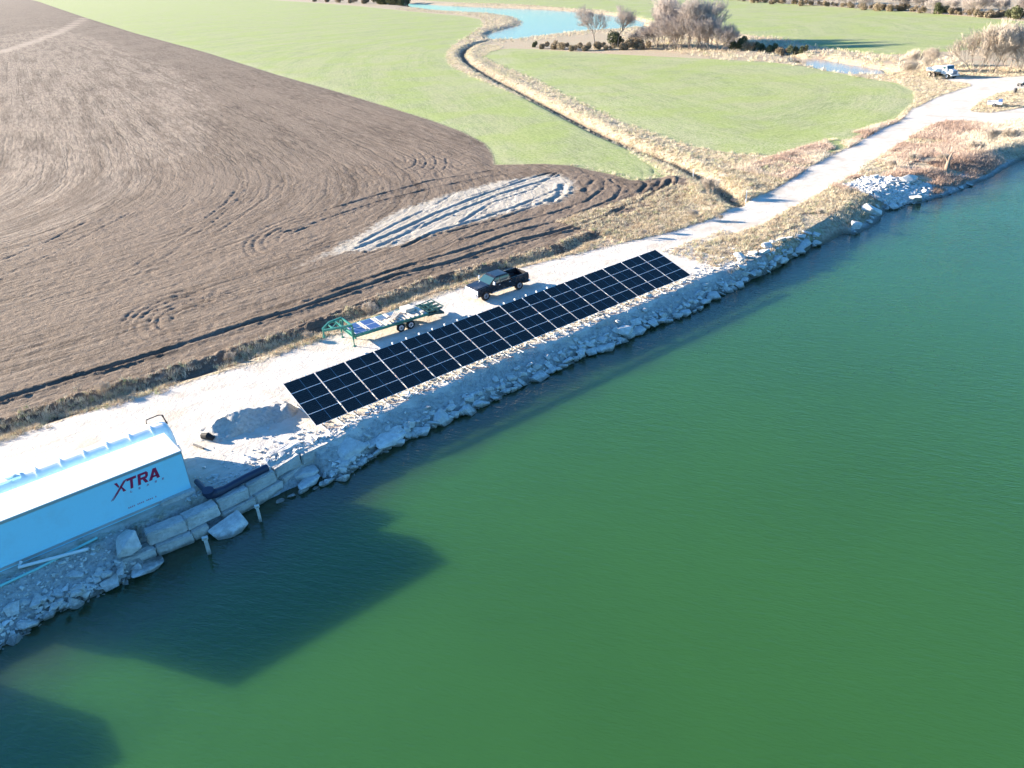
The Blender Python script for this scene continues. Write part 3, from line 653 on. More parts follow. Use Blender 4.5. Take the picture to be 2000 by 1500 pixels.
# ---- gravel pile
def gravel_pile():
    A = P(425, 842)[:2]; B = P(540, 806)[:2]; d = (B-A)/np.linalg.norm(B-A); n = np.array([-d[1], d[0]]); L = np.linalg.norm(B-A)
    a = np.arange(-2.6, L+2.6, .09); b = np.arange(-2.9, 2.9, .09); AA, BB = np.meshgrid(a, b, indexing='ij')
    X = A+AA.ravel()[:, None]*d+BB.ravel()[:, None]*n
    t = AA.ravel(); dd = np.sqrt(np.maximum(np.maximum(-t, t-L), 0)**2+BB.ravel()**2)
    ns = fbm(X[:, 0]*1.1, X[:, 1]*1.1); n2_ = fbm(X[:, 0]*4, X[:, 1]*4)
    h = 1.05*np.clip(1-dd/(1.5+.45*ns), 0, 1)**.75*(.85+.35*ns+.15*np.sin(t*1.3))+.13*n2_*np.clip(1-dd/2.2, 0, 1)
    z = zats(X)+h-.06-.25*sm(1.9, 2.8, dd)
    I = np.arange(len(a)*len(b)).reshape(len(a), len(b)); F = np.stack([I[:-1, :-1], I[1:, :-1], I[1:, 1:], I[:-1, 1:]], -1).reshape(-1, 4)
    me = fast_mesh('gravel_pile', np.column_stack([X, z]), F, True)
    k = NT('pile_gravel'); p = k.pos(); nn = k.noise(p, 5, 5, .7); v = k.noise(p, 1.2, 3)
    c = k.ramp(nn, [(.3, (.36, .34, .31)), (.55, (.52, .50, .46)), (.75, (.62, .60, .56))]); c = k.mix(k.math('MULTIPLY', k.step(v, .5, .7), .4), c, (.42, .35, .28))
    k.bump(k.math('MULTIPLY', nn, .14), 1., .9); k.fin(c, .95, 0, .1)
    link('gravel_pile', me, k.m, label='heaped pile of pale gravel between the white box and the solar panels', cat='gravel pile')
gravel_pile()

# ================================================================== STORAGE BOX, TANK, PIPES
M['boxshaded'] = paint('box_white_shaded', (.38, .78, .90), .45, 0, .08, .4, (.35, .38, .38), .8)  # white trailer sides; the blue of sky-lit shade is put into the colour
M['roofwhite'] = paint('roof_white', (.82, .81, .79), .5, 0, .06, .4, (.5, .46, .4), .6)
M['alu'] = paint('aluminium', (.62, .63, .64), .35, .7, .06)
M['galv'] = paint('galvanised', (.75, .76, .75), .4, .3, .05)
M['red'] = paint('logo_red', (.42, .012, .07), .5, 0, .02)
M['redfaint'] = paint('faded_red', (.50, .22, .30), .6, 0, .1)
M['black'] = paint('black_rubber', (.018, .018, .02), .7, 0, .05, .3, (.1, .09, .08))
M['darksteel'] = paint('dark_steel', (.06, .06, .065), .5, .4, .1)
BAZ = R(39.5)
C0 = P(352, 880, 2.85)
def storage_box(name, c0, label, cat='storage trailer', L=12.0, Wd=2.7, logo=True):
    # local frame: x runs left along the near side from the right corner, y away from the lake
    t = empty(name, (c0[0], c0[1], 0), BAZ, label=label, cat=cat)
    m = MB(); m.box(-L, 0, 0, Wd, .02, 2.80); body = m.build('body', M['boxshaded'], t)
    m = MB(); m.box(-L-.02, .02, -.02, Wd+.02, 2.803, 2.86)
    for i in range(1, 20): m.box(-L+i*.6-.02, -L+i*.6+.02, .1, Wd-.1, 2.861, 2.868)
    m.build('roof', M['roofwhite'], t)
    m = MB(); m.box(-L-.015, .015, -.03, -.003, 2.66, 2.80); m.box(-L-.015, .015, -.03, -.003, .1, .26); m.build('side_rail', M['alu'], t)
    m = MB(); m.box(-L, 0, -.012, -.003, .26, .42)
    for i in range(60): m.box(-.2-i*.2-.012, -.2-i*.2+.012, -.02, -.0125, .3, .36)
    m.build('skirt', M['boxshaded'], t)
    m = MB()
    for y0, y1 in ((0, .1), (Wd-.1, Wd)): m.box(.003, .05, y0, y1, .05, 2.8)
    m.box(.003, .05, .1, Wd-.1, 2.65, 2.8); m.box(.003, .05, .1, Wd-.1, .05, .25); m.build('end_frame', M['alu'], t)
    for k in range(2):
        m = MB(); y0 = .12+k*(Wd/2-.11); y1 = y0+Wd/2-.14
        m.box(.003, .035, y0, y1, .26, 2.63); dr = m.build('door', M['boxshaded'], t)
        m = MB(); m.tube([(.055, y0+.3, .3), (.055, y0+.3, 2.6)], .018, 6); m.box(.04, .09, y0+.25, y0+.5, 1.2, 1.25); m.build('handle', M['galv'], dr)
    if logo:
        # letters as outlines on the near side: (s from right corner, height)
        sk = .22
        def glyph(polys, s0, z0, wd, ht, mat, name, th=.006):
            m = MB()
            for pl in polys:
                m.prism([(-(s0)+(x+sk*y/1.*ht/wd*.9)*wd, z0+y*ht) for x, y in pl], -.012-th, -.004)
            return m
        GX = [[(.0, 1), (.24, 1), (.42, .62), (.34, .5)], [(.62, .3), (.72, 0), (.98, 0), (.55, .62), (.45, .52)], [(.95, 1), (1.1, 1), (.25, .0), (-.15, -.42), (-.22, -.42), (.3, .2)], [(.80, .95), (.9, .97), (.1, 0.), (-.3, -.42), (-.37, -.42), (-.02, -.05)]]
        GT = [[(0, 1), (1, 1), (1, .78), (0, .78)], [(.36, .78), (.64, .78), (.64, 0), (.36, 0)]]
        GR = [[(0, 1), (.28, 1), (.28, 0), (0, 0)], [(.28, 1), (.85, 1), (1, .85), (1, .8), (.28, .8)], [(.74, .8), (1, .8), (1, .55), (.74, .6)], [(.28, .6), (.74, .6), (1, .55), (.85, .4), (.28, .4)], [(.45, .4), (.74, .4), (1.02, 0), (.72, 0)]]
        GA = [[(.38, 1), (.66, 1), (.28, 0), (0, 0)], [(.66, 1), (1.0, 0), (.72, 0), (.5, .72)], [(.3, .36), (.78, .36), (.82, .2), (.24, .2)]]
        m = MB()
        for G, s0, wd in ((GX, 3.92, .62), (GT, 3.26, .52), (GR, 2.66, .56), (GA, 2.06, .62)):
            g = glyph(G, s0, 1.74, wd, .68, None, ''); m.add(g.v, g.f)
        # overlapping strokes are set apart by a hair so no two lie in one plane
        m.build('lettering', M['red'], body)
        GL = [[(0, 1), (.25, 1), (.25, 0), (0, 0)], [(.25, .22), (.8, .22), (.8, 0), (.25, 0)]]
        GE = [[(0, 1), (.25, 1), (.25, 0), (0, 0)], [(.25, 1), (.8, 1), (.8, .8), (.25, .8)], [(.25, .6), (.7, .6), (.7, .42), (.25, .42)], [(.25, .2), (.8, .2), (.8, 0), (.25, 0)]]
        GS = [[(.1, 1), (.85, 1), (.85, .8), (.1, .8)], [(.0, .8), (.25, .8), (.25, .5), (.0, .5)], [(.1, .6), (.8, .6), (.8, .42), (.1, .42)], [(.62, .42), (.87, .42), (.87, .2), (.62, .2)], [(.05, .2), (.8, .2), (.8, 0), (.05, 0)]]
        m = MB()
        for G, s0 in ((GL, 3.15), (GE, 2.7), (GA, 2.25), (GS, 1.8), (GE, 1.38)):
            g = glyph(G, s0, 1.5, .13, .12, None, ''); m.add(g.v, g.f)
        m.build('small_lettering', M['redfaint'], body)
        m = MB()
        for i in range(16):
            if i % 5 != 4: m.box(-3.5+i*.1, -3.5+i*.1+.055, -.016, -.0045, .58, .66)
        m.build('stencil_marks', M['redfaint'], body)
    return t
storage_box('storage_trailer', C0, 'long white box trailer body with red XTRA lettering on its side, set on the bank')
C1 = C0[:2]-np.array([math.cos(BAZ), math.sin(BAZ)])*15.0
storage_box('storage_trailer', np.array([C1[0]-1.2, C1[1]-1.5, 0]), 'plain white box trailer body beyond the left end of the lettered one', L=9.0, logo=False)

def tank():
    e = np.array([math.cos(BAZ), math.sin(BAZ)]); nn = np.array([-e[1], e[0]])
    c = P(345, 812, 2.55)[:2]; c = c-nn*.35-e*.75
    t = empty('liquid_tank', (c[0], c[1], 0), BAZ, label='long white cylindrical tank with raised hoops lying behind the white box', cat='tank')
    r = 1.2; zc = 1.45; L = 15
    m = MB(); m.tube([(-L, 0, zc), (-L+.01, 0, zc), (-.3, 0, zc), (-.12, 0, zc), (0, 0, zc)], [r*.9, r, r, r*.96, r*.8], 40); m.build('shell', M['roofwhite'], t, smooth=False)
    for i in range(11):
        m = MB(); x = -1.05-i*1.28; m.tube([(x-.045, 0, zc), (x+.045, 0, zc)], r+.06, 40); m.build('hoop', M['roofwhite'], t)
    m = MB(); m.box(-9.3, -8.2, -.35, .45, zc+r-.06, zc+r+.1); m.tube([(-8.7, 0, zc+r), (-8.7, 0, zc+r+.22)], .28, 16); m.build('hatch', M['galv'], t, bevel=0)
    m = MB(); m.tube([(-1.0, .75, zc+1.05), (-.95, .72, zc+1.35), (-.2, .66, zc+1.42), (.02, .6, zc+1.35), (.08, .35, zc+.55)], .035, 8); m.tube([(.0, .75, zc+1.3), (.06, .2, zc+.9)], .04, 8); m.build('hose', M['black'], t)
    m = MB(); m.tube([(.0, 0, zc), (.03, 0, zc)], .35, 20); m.tube([(.03, 0, .7), (.25, 0, .7), (.3, 0, .3)], .08, 10); m.build('end_fitting', M['galv'], t)
    for x in (-1.5, -5.5, -9.5, -13.5):
        m = MB(); m.box(x-.15, x+.15, -.9, .9, -.1, zc-r+.22); m.build('saddle', M['darksteel'], t)
tank()
m = MB(); a = P(378, 868, .1); b = P(398, 876, .1); m.tube([a, b], .07, 8); m.build('timber_post', M['darksteel'], label='short dark timber lying on the ground beside the tank end', cat='timber')
m = MB(); a = P(395, 851, .25); b = P(418, 857, .15); m.tube([a, (a+b)/2+np.array([0, 0, .1]), b], [.2, .24, .16], 9); m.build('rubber_drum', M['black'], label='small black lump half buried at the left foot of the gravel pile', cat='debris')

def pipe_line():
    M['bpipe'] = paint('black_pipe', (.02, .028, .06), .4, 0, .05, .5, (.08, .08, .09))
    t = empty('black_pipe', tuple(P(425, 962, .05)), 0, label='thick black plastic pipe with an elbow lying behind the block wall', cat='pipe')
    o = np.array(t.location)
    A = P(522, 913, .18)-o; B = P(436, 957, .18)-o; C = P(408, 966, .25)-o; D = P(384, 940, .35)-o
    m = MB(); m.tube([A, (A+B)/2+np.array([0, 0, .04]), B], .24, 16); m.build('pipe_run', M['bpipe'], t, smooth=False)
    m = MB(); m.tube([B, B*.5+C*.5+np.array([.05, -.1, .03]), C, C*.75+D*.25], [.26, .29, .29, .25], 16); m.build('elbow', M['bpipe'], t)
    m = MB(); m.tube([C*.75+D*.25, D], .17, 14); m.build('inlet_pipe', M['bpipe'], t)
    m = MB(); d = (C-D)/np.linalg.norm(C-D); m.tube([C+[0, 0, .1], C+[.02, -.03, .34]], .34, 18); m.build('flange', M['bpipe'], t)
pipe_line()
M['pvc'] = paint('pvc_white', (.72, .76, .76), .4, 0, .08); M['pvcg'] = paint('pvc_teal', (.22, .58, .56), .4, 0, .08)
m = MB(); a = P(36, 1108, .15); b = P(172, 1072, .2); m.tube([a+np.array([.0, .32, .1]), a, b], .085, 10); m.build('plastic_pipe', M['pvc'], label='white plastic pipe with a short elbow below the white box', cat='pipe')
m = MB(); a = P(-60, 1172, .0); b = P(190, 1050, .15); m.tube([a, a*.5+b*.5-np.array([0, 0, .1]), b], .07, 10); m.build('plastic_pipe', M['pvcg'], label='thin teal plastic pipe crossing under the white one below the box', cat='pipe')
for px, top, bot, wd, lb in ((409, 1040, 1081, .2, 'pale wooden post standing in the water before the block wall, nearer the box'), (509, 980, 1018, .17, 'pale wooden post standing in the water at the right part of the block wall')):
    q = P(px, bot, ZW); m = MB(); m.box(-wd/2, wd/2, -wd/2, wd/2, -2.2, 1.12); m.box(-wd*.8, wd*.8, -wd*.5, wd*.5, 1.0, 1.16)
    o = m.build('water_post', M['rock'], bevel=.01, label=lb, cat='post'); o.location = (q[0], q[1], ZW); o.rotation_euler = (0, 0, .4)
for (tx, ty), (bx, by), lb in (((1358, 318), (1354, 343), 'thin white marker post in the dry grass at the end of the ditch'), ((1460, 368), (1457, 392), 'thin white marker post at the roadside by the culvert')):
    q = P(bx, by); m = MB(); m.tube([(0, 0, -.3), (0, 0, 1.45)], .06, 8); m.tube([(0, 0, 1.45), (0, 0, 1.5)], .075, 8)
    o = m.build('marker_post', M['roofwhite'], label=lb, cat='post'); o.location = (q[0], q[1], zat(q[0], q[1]))
q = P(1430, 382); m = MB(); e = np.array([math.cos(TH+.2), math.sin(TH+.2)]); nn_ = np.array([e[1], -e[0]])
m.tube([(0, 0, 0), (nn_[0]*3, nn_[1]*3, 0)], .45, 18, cap=False); m.tube([(0, 0, 0), (nn_[0]*3, nn_[1]*3, 0)], .41, 18, cap=False)
o = m.build('culvert_pipe', M['darksteel'], label='dark culvert mouth where the ditch goes under the road', cat='culvert'); o.location = (q[0], q[1], -.75)

# ================================================================== SOLAR RACKS
def panel_material():
    k = NT('solar_cells'); p = k.obj(); s_ = k.sep(p)
    def line(c, pitch, wd):
        f = k.math('FRACT', k.math('ADD', k.math('DIVIDE', c, pitch), 100.)); d = k.math('ABSOLUTE', k.math('SUBTRACT', f, .5)); return k.math('GREATER_THAN', d, .5-wd/pitch/2)
    lx = line(s_[0], .0925, .006); ly = line(s_[1], .182, .006)
    mid = k.math('LESS_THAN', k.math('ABSOLUTE', s_[0]), .011)
    n = k.noise(p, .9, 2); bt = k.noise(k.comb(k.math('MULTIPLY', k.math('FLOOR', k.math('DIVIDE', s_[0], .185)), 7.7), k.math('MULTIPLY', k.math('FLOOR', k.math('DIVIDE', s_[1], .182)), 3.3), k.rnd()), 1., 0)
    c = k.mix(bt, (.018, .017, .018), (.036, .034, .034)); c = k.mix(k.math('MAXIMUM', lx, ly), c, (.11, .11, .12)); c = k.mix(mid, c, (.28, .32, .38))
    dust = k.step(k.noise(p, .5, 4), .45, .8); c = k.mix(k.math('MULTIPLY', dust, .05), c, (.4, .37, .33))
    return k.fin(c, .25, 0, .1)
M['cells'] = panel_material()
M['frame'] = paint('panel_frame', (.70, .72, .74), .35, .2, .02)
M['rackw'] = paint('rack_metal', (.78, .79, .76), .4, .1, .08, .5, (.45, .36, .28))
M['rackr'] = paint('rusty_strut', (.38, .22, .16), .7, .1, .2)
PW, PH, PITCH_U, PITCH_V = 2.325, 1.13, 2.40, 1.158
TILT = .3213; AZ = .6694; AO = np.array([-13.014, 44.359, .492])
def rack():
    t = empty('solar_rack', (0, 0, 0), 0)
    ct, st = math.cos(TILT), math.sin(TILT)
    m = MB(); f = .016
    m.box(-PW/2, PW/2, -PH/2, -PH/2+f, -.035, 0, 0); m.box(-PW/2, PW/2, PH/2-f, PH/2, -.035, 0, 0)
    m.box(-PW/2, -PW/2+f, -PH/2+f, PH/2-f, -.035, 0, 0); m.box(PW/2-f, PW/2, -PH/2+f, PH/2-f, -.035, 0, 0)
    fm = m.mesh('panel_frame')
    m = MB(); m.box(-PW/2+f, PW/2-f, -PH/2+f, PH/2-f, -.028, -.006); gm = m.mesh('panel')
    for r in range(4):
        s_ = r*PITCH_V+PH/2; pr = link('panel', gm, M['cells'], t); pr.location = (PITCH_U/2, s_*ct, s_*st); pr.rotation_euler = (TILT, 0, 0)
        link('panel_frame', fm, M['frame'], pr)
    for x in (.62, 1.78):
        m = MB(); a, b = -.05, 4*PITCH_V+.17
        m.bar((x, a*ct, a*st-.085), (x, b*ct, b*st-.085), .06, .08); m.box(x-.045, x+.045, b*ct-.05, b*ct+.06, b*st-.12, b*st-.0); m.build('rail', M['rackw'], t)
        m = MB(); yb = 4.35*ct; m.bar((x, yb, -.47), (x, yb, 4.35*st-.1), .06); m.build('leg', M['rackw'], t)
        m = MB(); m.bar((x, .5, -.47), (x, .5, .5*st-.1), .06); m.build('leg', M['rackw'], t)
        m = MB(); m.bar((x, -.62, -.45), (x, 4.75, -.45), .07, .05); m.build('foot_rail', M['rackw'], t)
        m = MB(); m.bar((x, 2.2, -.42), (x, 4.2*ct, 3.9*st-.2), .04); m.build('brace', M['rackr'], t)
    m = MB()
    m.bar((.62, .5, -.42), (1.78, .5, .0), .035); m.bar((.62, -.1, -.41), (1.9, -.75, -.41), .035)
    m.build('brace', M['rackr'], t)
    m = MB(); m.bar((.2, 4.45*ct, 4.3*st-.15), (2.2, 4.45*ct, 4.3*st-.15), .05); m.build('cross_beam', M['rackw'], t)
    return t
r0 = rack(); ORD = ['leftmost', 'second from the left', 'third from the left', 'fourth from the left', 'fifth from the left', 'sixth from the left', 'seventh from the left', 'eighth from the left', 'eighth from the right', 'seventh from the right', 'sixth from the right', 'fifth from the right', 'fourth from the right', 'third from the right', 'second from the right', 'rightmost']
for i in range(16):
    o = r0 if i == 0 else copy_tree(r0)
    q = AO+np.array([math.cos(AZ), math.sin(AZ), 0])*PITCH_U*i; o.location = q; o.rotation_euler = (0, 0, AZ)
    tag(o, 'tilted rack of four dark solar panels, %s in the long row' % ORD[i], 'solar panel', 'solar racks in one row along the bank')

# ================================================================== VEHICLES
M['carblack'] = paint('black_paint', (.012, .013, .018), .16, 0, .22, .6, (.16, .15, .14), .9)
M['chrome'] = paint('chrome', (.80, .82, .84), .22, .55, .04)
M['grillew'] = paint('silver_grille', (.72, .74, .76), .3, .3, .03)
M['tyre'] = paint('tyre', (.022, .022, .024), .85, 0, .2, .2, (.2, .17, .14), 4)
M['alloy'] = paint('alloy', (.50, .52, .55), .3, .6, .1)
kg = NT('auto_glass'); M['glass'] = kg.fin((.03, .075, .085), .05, 0, .8)
M['lens'] = paint('lamp_lens', (.75, .80, .80), .15, 0, .02); M['taillamp'] = paint('tail_lamp', (.30, .015, .02), .25, 0, .02)
M['plastic'] = paint('dark_plastic', (.03, .03, .032), .6, 0, .1)
def wheel(parent, x, y, r, wd, rim, outer):
    m = MB(); p = [(x, y-wd/2, r), (x, y-wd/2+.03, r), (x, y+wd/2-.03, r), (x, y+wd/2, r)]; m.tube(p, [r*.93, r, r, r*.93], 26)
    wh = m.build('wheel', M['tyre'], parent)
    m = MB(); yo = y+outer*(wd/2+.004); m.tube([(x, yo-outer*.03, r), (x, yo, r)], r*.60, 20)
    rm = m.build('rim', rim, wh)
    m = MB()
    for k in range(6):
        a = k*math.pi/3; m.bar((x+math.cos(a)*.06, yo+outer*.008, r+math.sin(a)*.06), (x+math.cos(a)*r*.5, yo+outer*.008, r+math.sin(a)*r*.5), .05, .02)
    m.tube([(x, yo, r), (x, yo+outer*.03, r)], r*.16, 12); m.build('hub', M['plastic'], wh)
    return wh
def arch_profile(x0, x1, z0, ztop, arches, top):
    """side outline: bottom edge with wheel arches, then given top points back"""
    pts = [(x0, z0)]
    for cx, r_, zc in arches:
        for k in range(11):
            a = math.pi-math.pi*k/10; z_ = zc+r_*math.sin(a); x_ = cx+r_*math.cos(a)
            pts.append((x_, max(z_, z0)))
    pts.append((x1, z0)); return pts+top
def pickup():
    wf, wr = P(951, 587), P(1015, 566); d = (wf-wr)[:2]; az = math.atan2(d[1], d[0])
    # near wheels are on the driver's side; the axle line is y=+.86
    f_ = np.array([math.cos(az), math.sin(az)]); l_ = np.array([-f_[1], f_[0]])
    mid = (wf+wr)[:2]/2-l_*.98
    t = empty('pickup_truck', (mid[0], mid[1], .0), az, label='black crew cab pickup truck with chrome front parked on the white road', cat='pickup truck')
    H = .98; ax = 1.90
    arch = [(-ax, .50, .42), (ax, .50, .42)]
    m = MB()
    # lower body sides (bed, cab, wings) as one outline, narrower core between
    prof = arch_profile(-3.0, 2.78, .50, 1, arch, [(2.80, .78), (2.76, 1.12), (2.6, 1.2), (1.35, 1.30), (1.25, 1.30), (-1.0, 1.30), (-1.03, 1.42), (-3.0, 1.42)])
    for s_ in (-1, 1):
        y0, y1 = sorted((s_*(H-.10), s_*H)); m.prism(prof, y0, y1)
    m.prism([(1.30, .55), (2.77, .55), (2.77, 1.10), (2.6, 1.195), (1.30, 1.295)], -H+.101, H-.101)
    m.box(-1.03, 1.299, -H+.101, H-.101, .5, 1.295)
    body = m.build('body', M['carblack'], t, bevel=.02)
    m = MB(); m.prism([(1.28, 1.27), (2.62, 1.19), (2.78, 1.10), (2.79, 1.13), (2.64, 1.24), (1.28, 1.34)], -.80, .80); m.build('hood', M['carblack'], t, bevel=.015)
    # bed
    m = MB(); m.box(-2.92, -1.04, -H+.101, H-.101, .74, .80); m.box(-1.10, -1.031, -H+.101, H-.101, .8, 1.40); 
    for s_ in (-1, 1): m.box(-2.5, -1.3, s_*.72-.16, s_*.72+.16, .80, 1.02)
    m.build('bed_floor', M['plastic'], t)
    m = MB(); m.box(-3.0, -2.93, -H+.101, H-.101, .62, 1.42); tg = m.build('tailgate', M['carblack'], t, bevel=.012)
    m = MB(); m.box(-3.02, -3.0, -.12, .12, 1.15, 1.22); m.build('handle', M['plastic'], tg)
    # cab greenhouse
    m = MB(); zr = 1.90
    def ring(z, x0, x1, y): return [(x0, -y, z), (x1, -y, z), (x1, y, z), (x0, y, z)]
    vs = ring(1.28, -1.02, 1.42, .93)+ring(1.80, -.86, .72, .80)+ring(1.885, -.74, .55, .70)
    m.add(vs, [(0, 1, 5, 4), (1, 2, 6, 5), (2, 3, 7, 6), (3, 0, 4, 7), (4, 5, 9, 8), (5, 6, 10, 9), (6, 7, 11, 10), (7, 4, 8, 11), (8, 9, 10, 11)])
    cab = m.build('cab', M['carblack'], t, bevel=.03)
    # glass a few mm proud of the sloping cab faces
    def quad(pts, off): 
        a, b, c, d_ = [Vector(p_) for p_ in pts]; n = (b-a).cross(d_-a).normalized()*off; m = MB()
        m.add([p_+n for p_ in (a, b, c, d_)]+[p_-n*.2 for p_ in (a, b, c, d_)], [(0, 1, 2, 3), (7, 6, 5, 4), (0, 4, 5, 1), (1, 5, 6, 2), (2, 6, 7, 3), (3, 7, 4, 0)]); return m
    def lerp3(x, z, s_): # point on the cab side
        k = (z-1.28)/.52; return (x, s_*(.93-.13*k), z)
    wsc = [(1.37, -.84, 1.33), (1.37, .84, 1.33), (.76, .74, 1.77), (.76, -.74, 1.77)]; quad(wsc, .012).build('windshield', M['glass'], t)
    quad([(-1.0, .80, 1.36), (-1.0, -.80, 1.36), (-.88, -.72, 1.76), (-.88, .72, 1.76)], .012).build('rear_window', M['glass'], t)
    for s_ in (1, -1):
        for xa, xb, xa2, xb2 in ((.28, 1.20, .28, .66), (-.85, .18, -.76, .18)):
            q = [lerp3(xa, 1.34, s_), lerp3(xb, 1.34, s_), lerp3(xb2, 1.76, s_), lerp3(xa2, 1.76, s_)]
            if s_ > 0: q = q[::-1]
            m = quad(q, .012); m.build('side_window', M['glass'], t)
        for xa, xb in ((.24, 1.22), (-.92, .20)):
            m = MB(); y = s_*(H+.003); y0, y1 = sorted((y, s_*(H+.008))); m.box(xa, xb, y0, y1, .60, 1.24); dr = m.build('door', M['carblack'], t)
            m = MB(); y0, y1 = sorted((s_*(H+.0085), s_*(H+.03))); m.box(xa+.05, xa+.22, y0, y1, 1.10, 1.14); m.build('handle', M['chrome'], dr)
        m = MB(); m.bar((1.15, s_*.94, 1.36), (1.10, s_*1.14, 1.42), .04); m.box(1.02, 1.14, *sorted((s_*1.08, s_*1.27)), 1.34, 1.60); m.build('mirror', M['chrome'], t)
        m = MB(); m.box(-1.0, 1.2, *sorted((s_*(H+.009), s_*(H+.02))), .55, .60); m.build('side_trim', M['chrome'], t)
    # front
    m = MB(); m.box(2.775, 2.86, -.66, .66, .72, 1.12)
    for z_ in (.80, .92, 1.04): m.box(2.862, 2.885, -.62, .62, z_-.018, z_+.018)
    m.build('grille', M['grillew'], t, bevel=.01)
    for s_ in (-1, 1):
        m = MB(); m.box(2.70, 2.84, *sorted((s_*.67, s_*.965)), .80, 1.10); m.build('headlight', M['lens'], t, bevel=.02)
        m = MB(); m.box(-3.03, -2.99, *sorted((s_*.86, s_*.975)), .85, 1.25); m.build('taillight', M['taillamp'], t)
    m = MB(); m.prism([(2.80, -.99), (2.96, -.90), (3.02, -.5), (3.02, .5), (2.96, .90), (2.80, .99)], .42, .70, axis='z'); m.build('bumper', M['chrome'], t, bevel=.02)
    m = MB(); m.box(-3.2, -3.04, -.95, .95, .48, .68); m.build('bumper', M['chrome'], t, bevel=.02)
    for x in (-ax, ax):
        for s_ in (-1, 1): wheel(t, x, s_*.83, .42, .28, M['alloy'], s_)
    m = MB(); m.box(-2.9, 2.7, -.5, .5, .36, .5); m.bar((-ax, -.7, .42), (-ax, .7, .42), .12); m.bar((ax, -.7, .42), (ax, .7, .42), .1); m.build('chassis', M['plastic'], t)
pickup()

def gooseneck():
    G = paint('green_paint', (.03, .20, .16), .45, .1, .12, .5, (.2, .18, .14), 2); W_ = paint('weathered_deck', (.58, .51, .42), .8, 0, .25)
    DG = paint('dark_green', (.015, .075, .065), .5, .1, .1)
    az = R(-146.); f_ = np.array([math.cos(az), math.sin(az)]); l_ = np.array([-f_[1], f_[0]])
    mid = P(794, 645)[:2]-l_*1.2
    t = empty('gooseneck_trailer', (mid[0], mid[1], 0), az, label='green gooseneck flatbed trailer with tandem wheels parked beside the ploughed field', cat='trailer')
    x0, x1, zd = -2.2, 4.55, .88
    m = MB()
    for i in range(11): y = -1.12+i*.204; m.box(x0, x1-.06, y, y+.19, zd, zd+.045)
    m.build('deck', W_, t)
    m = MB()
    for s_ in (-1, 1): m.box(x0, x1, *sorted((s_*1.13, s_*1.22)), zd-.16, zd+.06); m.box(x0, x1, *sorted((s_*.5, s_*.58)), zd-.32, zd-.01)
    for i in range(12): m.box(x0+.1+i*.58, x0+.17+i*.58, -1.12, 1.12, zd-.12, zd-.005)
    m.box(x1-.05, x1+.07, -1.22, 1.22, zd-.3, zd+.1); m.build('frame', G, t)
    # neck: two beams rising from the deck front and closing on the coupler
    m = MB(); zt = 1.75; tip = 2.15
    for s_ in (-1, 1):
        m.bar((x1+.05, s_*1.0, zd-.2), (x1+.1, s_*1.0, zt), .13, .13)
        m.bar((x1+.1, s_*1.0, zt), (x1+1.3, s_*.75, zt+.02), .12, .18); m.bar((x1+1.3, s_*.75, zt+.02), (x1+tip, s_*.14, zt-.12), .12, .18)
        m.bar((x1+.9, s_*.82, zt-.05), (x1+.12, s_*.9, zd-.1), .09, .09)
    m.bar((x1+.1, -1.0, zt), (x1+.1, 1.0, zt), .12); m.bar((x1+.8, -.86, zt), (x1+.8, .86, zt), .10); m.bar((x1+1.5, -.62, zt-.02), (x1+1.5, .62, zt-.02), .10)
    m.bar((x1+.8, -.3, zt), (x1+1.5, .3, zt), .07); m.bar((x1+tip-.05, -.2, zt-.12), (x1+tip-.05, .2, zt-.12), .14)
    m.build('gooseneck', G, t)
    m = MB(); m.tube([(x1+tip, 0, zt-.02), (x1+tip, 0, 1.05)], .07, 12); m.tube([(x1+tip, 0, 1.12), (x1+tip, 0, .95)], .12, 12); m.build('coupler', G, t)
    for s_ in (-1, 1):
        m = MB(); m.tube([(x1+.2, s_*1.14, 1.5), (x1+.2, s_*1.14, .55)], .07, 10); m.tube([(x1+.2, s_*1.14, .55), (x1+.2, s_*1.14, .03)], .045, 8); m.box(x1+.08, x1+.32, s_*1.14-.12, s_*1.14+.12, 0.01, .03); m.build('jack', G, t)
    # dovetail and folded ramps
    m = MB()
    for s_ in (-1, 1): m.bar((x0, s_*1.17, zd-.05), (x0-1.5, s_*1.17, zd-.34), .09, .16)
    m.bar((x0-1.5, -1.2, zd-.34), (x0-1.5, 1.2, zd-.34), .1, .18)
    for i in range(4): m.bar((x0-.3-i*.35, -1.1, zd-.08-i*.07), (x0-.3-i*.35, 1.1, zd-.08-i*.07), .07)
    m.build('dovetail', DG, t)
    m = MB(); m.box(x0-1.45, x0-.02, -1.12, 1.12, zd-.30, zd-.27); m.build('ramp_plate', DG, t)
    for k in range(3):
        y = -.92+k*.72; m = MB(); m.box(x0-1.6, x0-.12, y+.03, y+.49, zd+.005, zd+.02)
        m.bar((x0-.1, y, zd+.06), (x0-1.65, y, zd+.2), .06); m.bar((x0-.1, y+.52, zd+.06), (x0-1.65, y+.52, zd+.2), .06)
        for j in range(4): xx = x0-.15-j*.48; m.bar((xx, y, zd+.06+j*.045), (xx, y+.52, zd+.06+j*.045), .09, .05)
        m.build('ramp', DG, t)
    for x in (-.46, .46):
        for s_ in (-1, 1): wheel(t, x, s_*1.14, .37, .22, M['grillew'], s_)
    m = MB()
    for s_ in (-1, 1): m.box(-.95, .95, *sorted((s_*1.0, s_*1.25)), .82, .86)
    m.bar((-.46, -1.0, .37), (-.46, 1.0, .37), .09); m.bar((.46, -1.0, .37), (.46, 1.0, .37), .09); m.build('axle_frame', DG, t)
    M['raildust'] = paint('dusty_rail', (.62, .55, .45), .5, 0, .25)
    # cargo: things of their own
    Rm = Matrix.Rotation(az, 4, 'Z'); Tm = Matrix.Translation((mid[0], mid[1], 0))@Rm
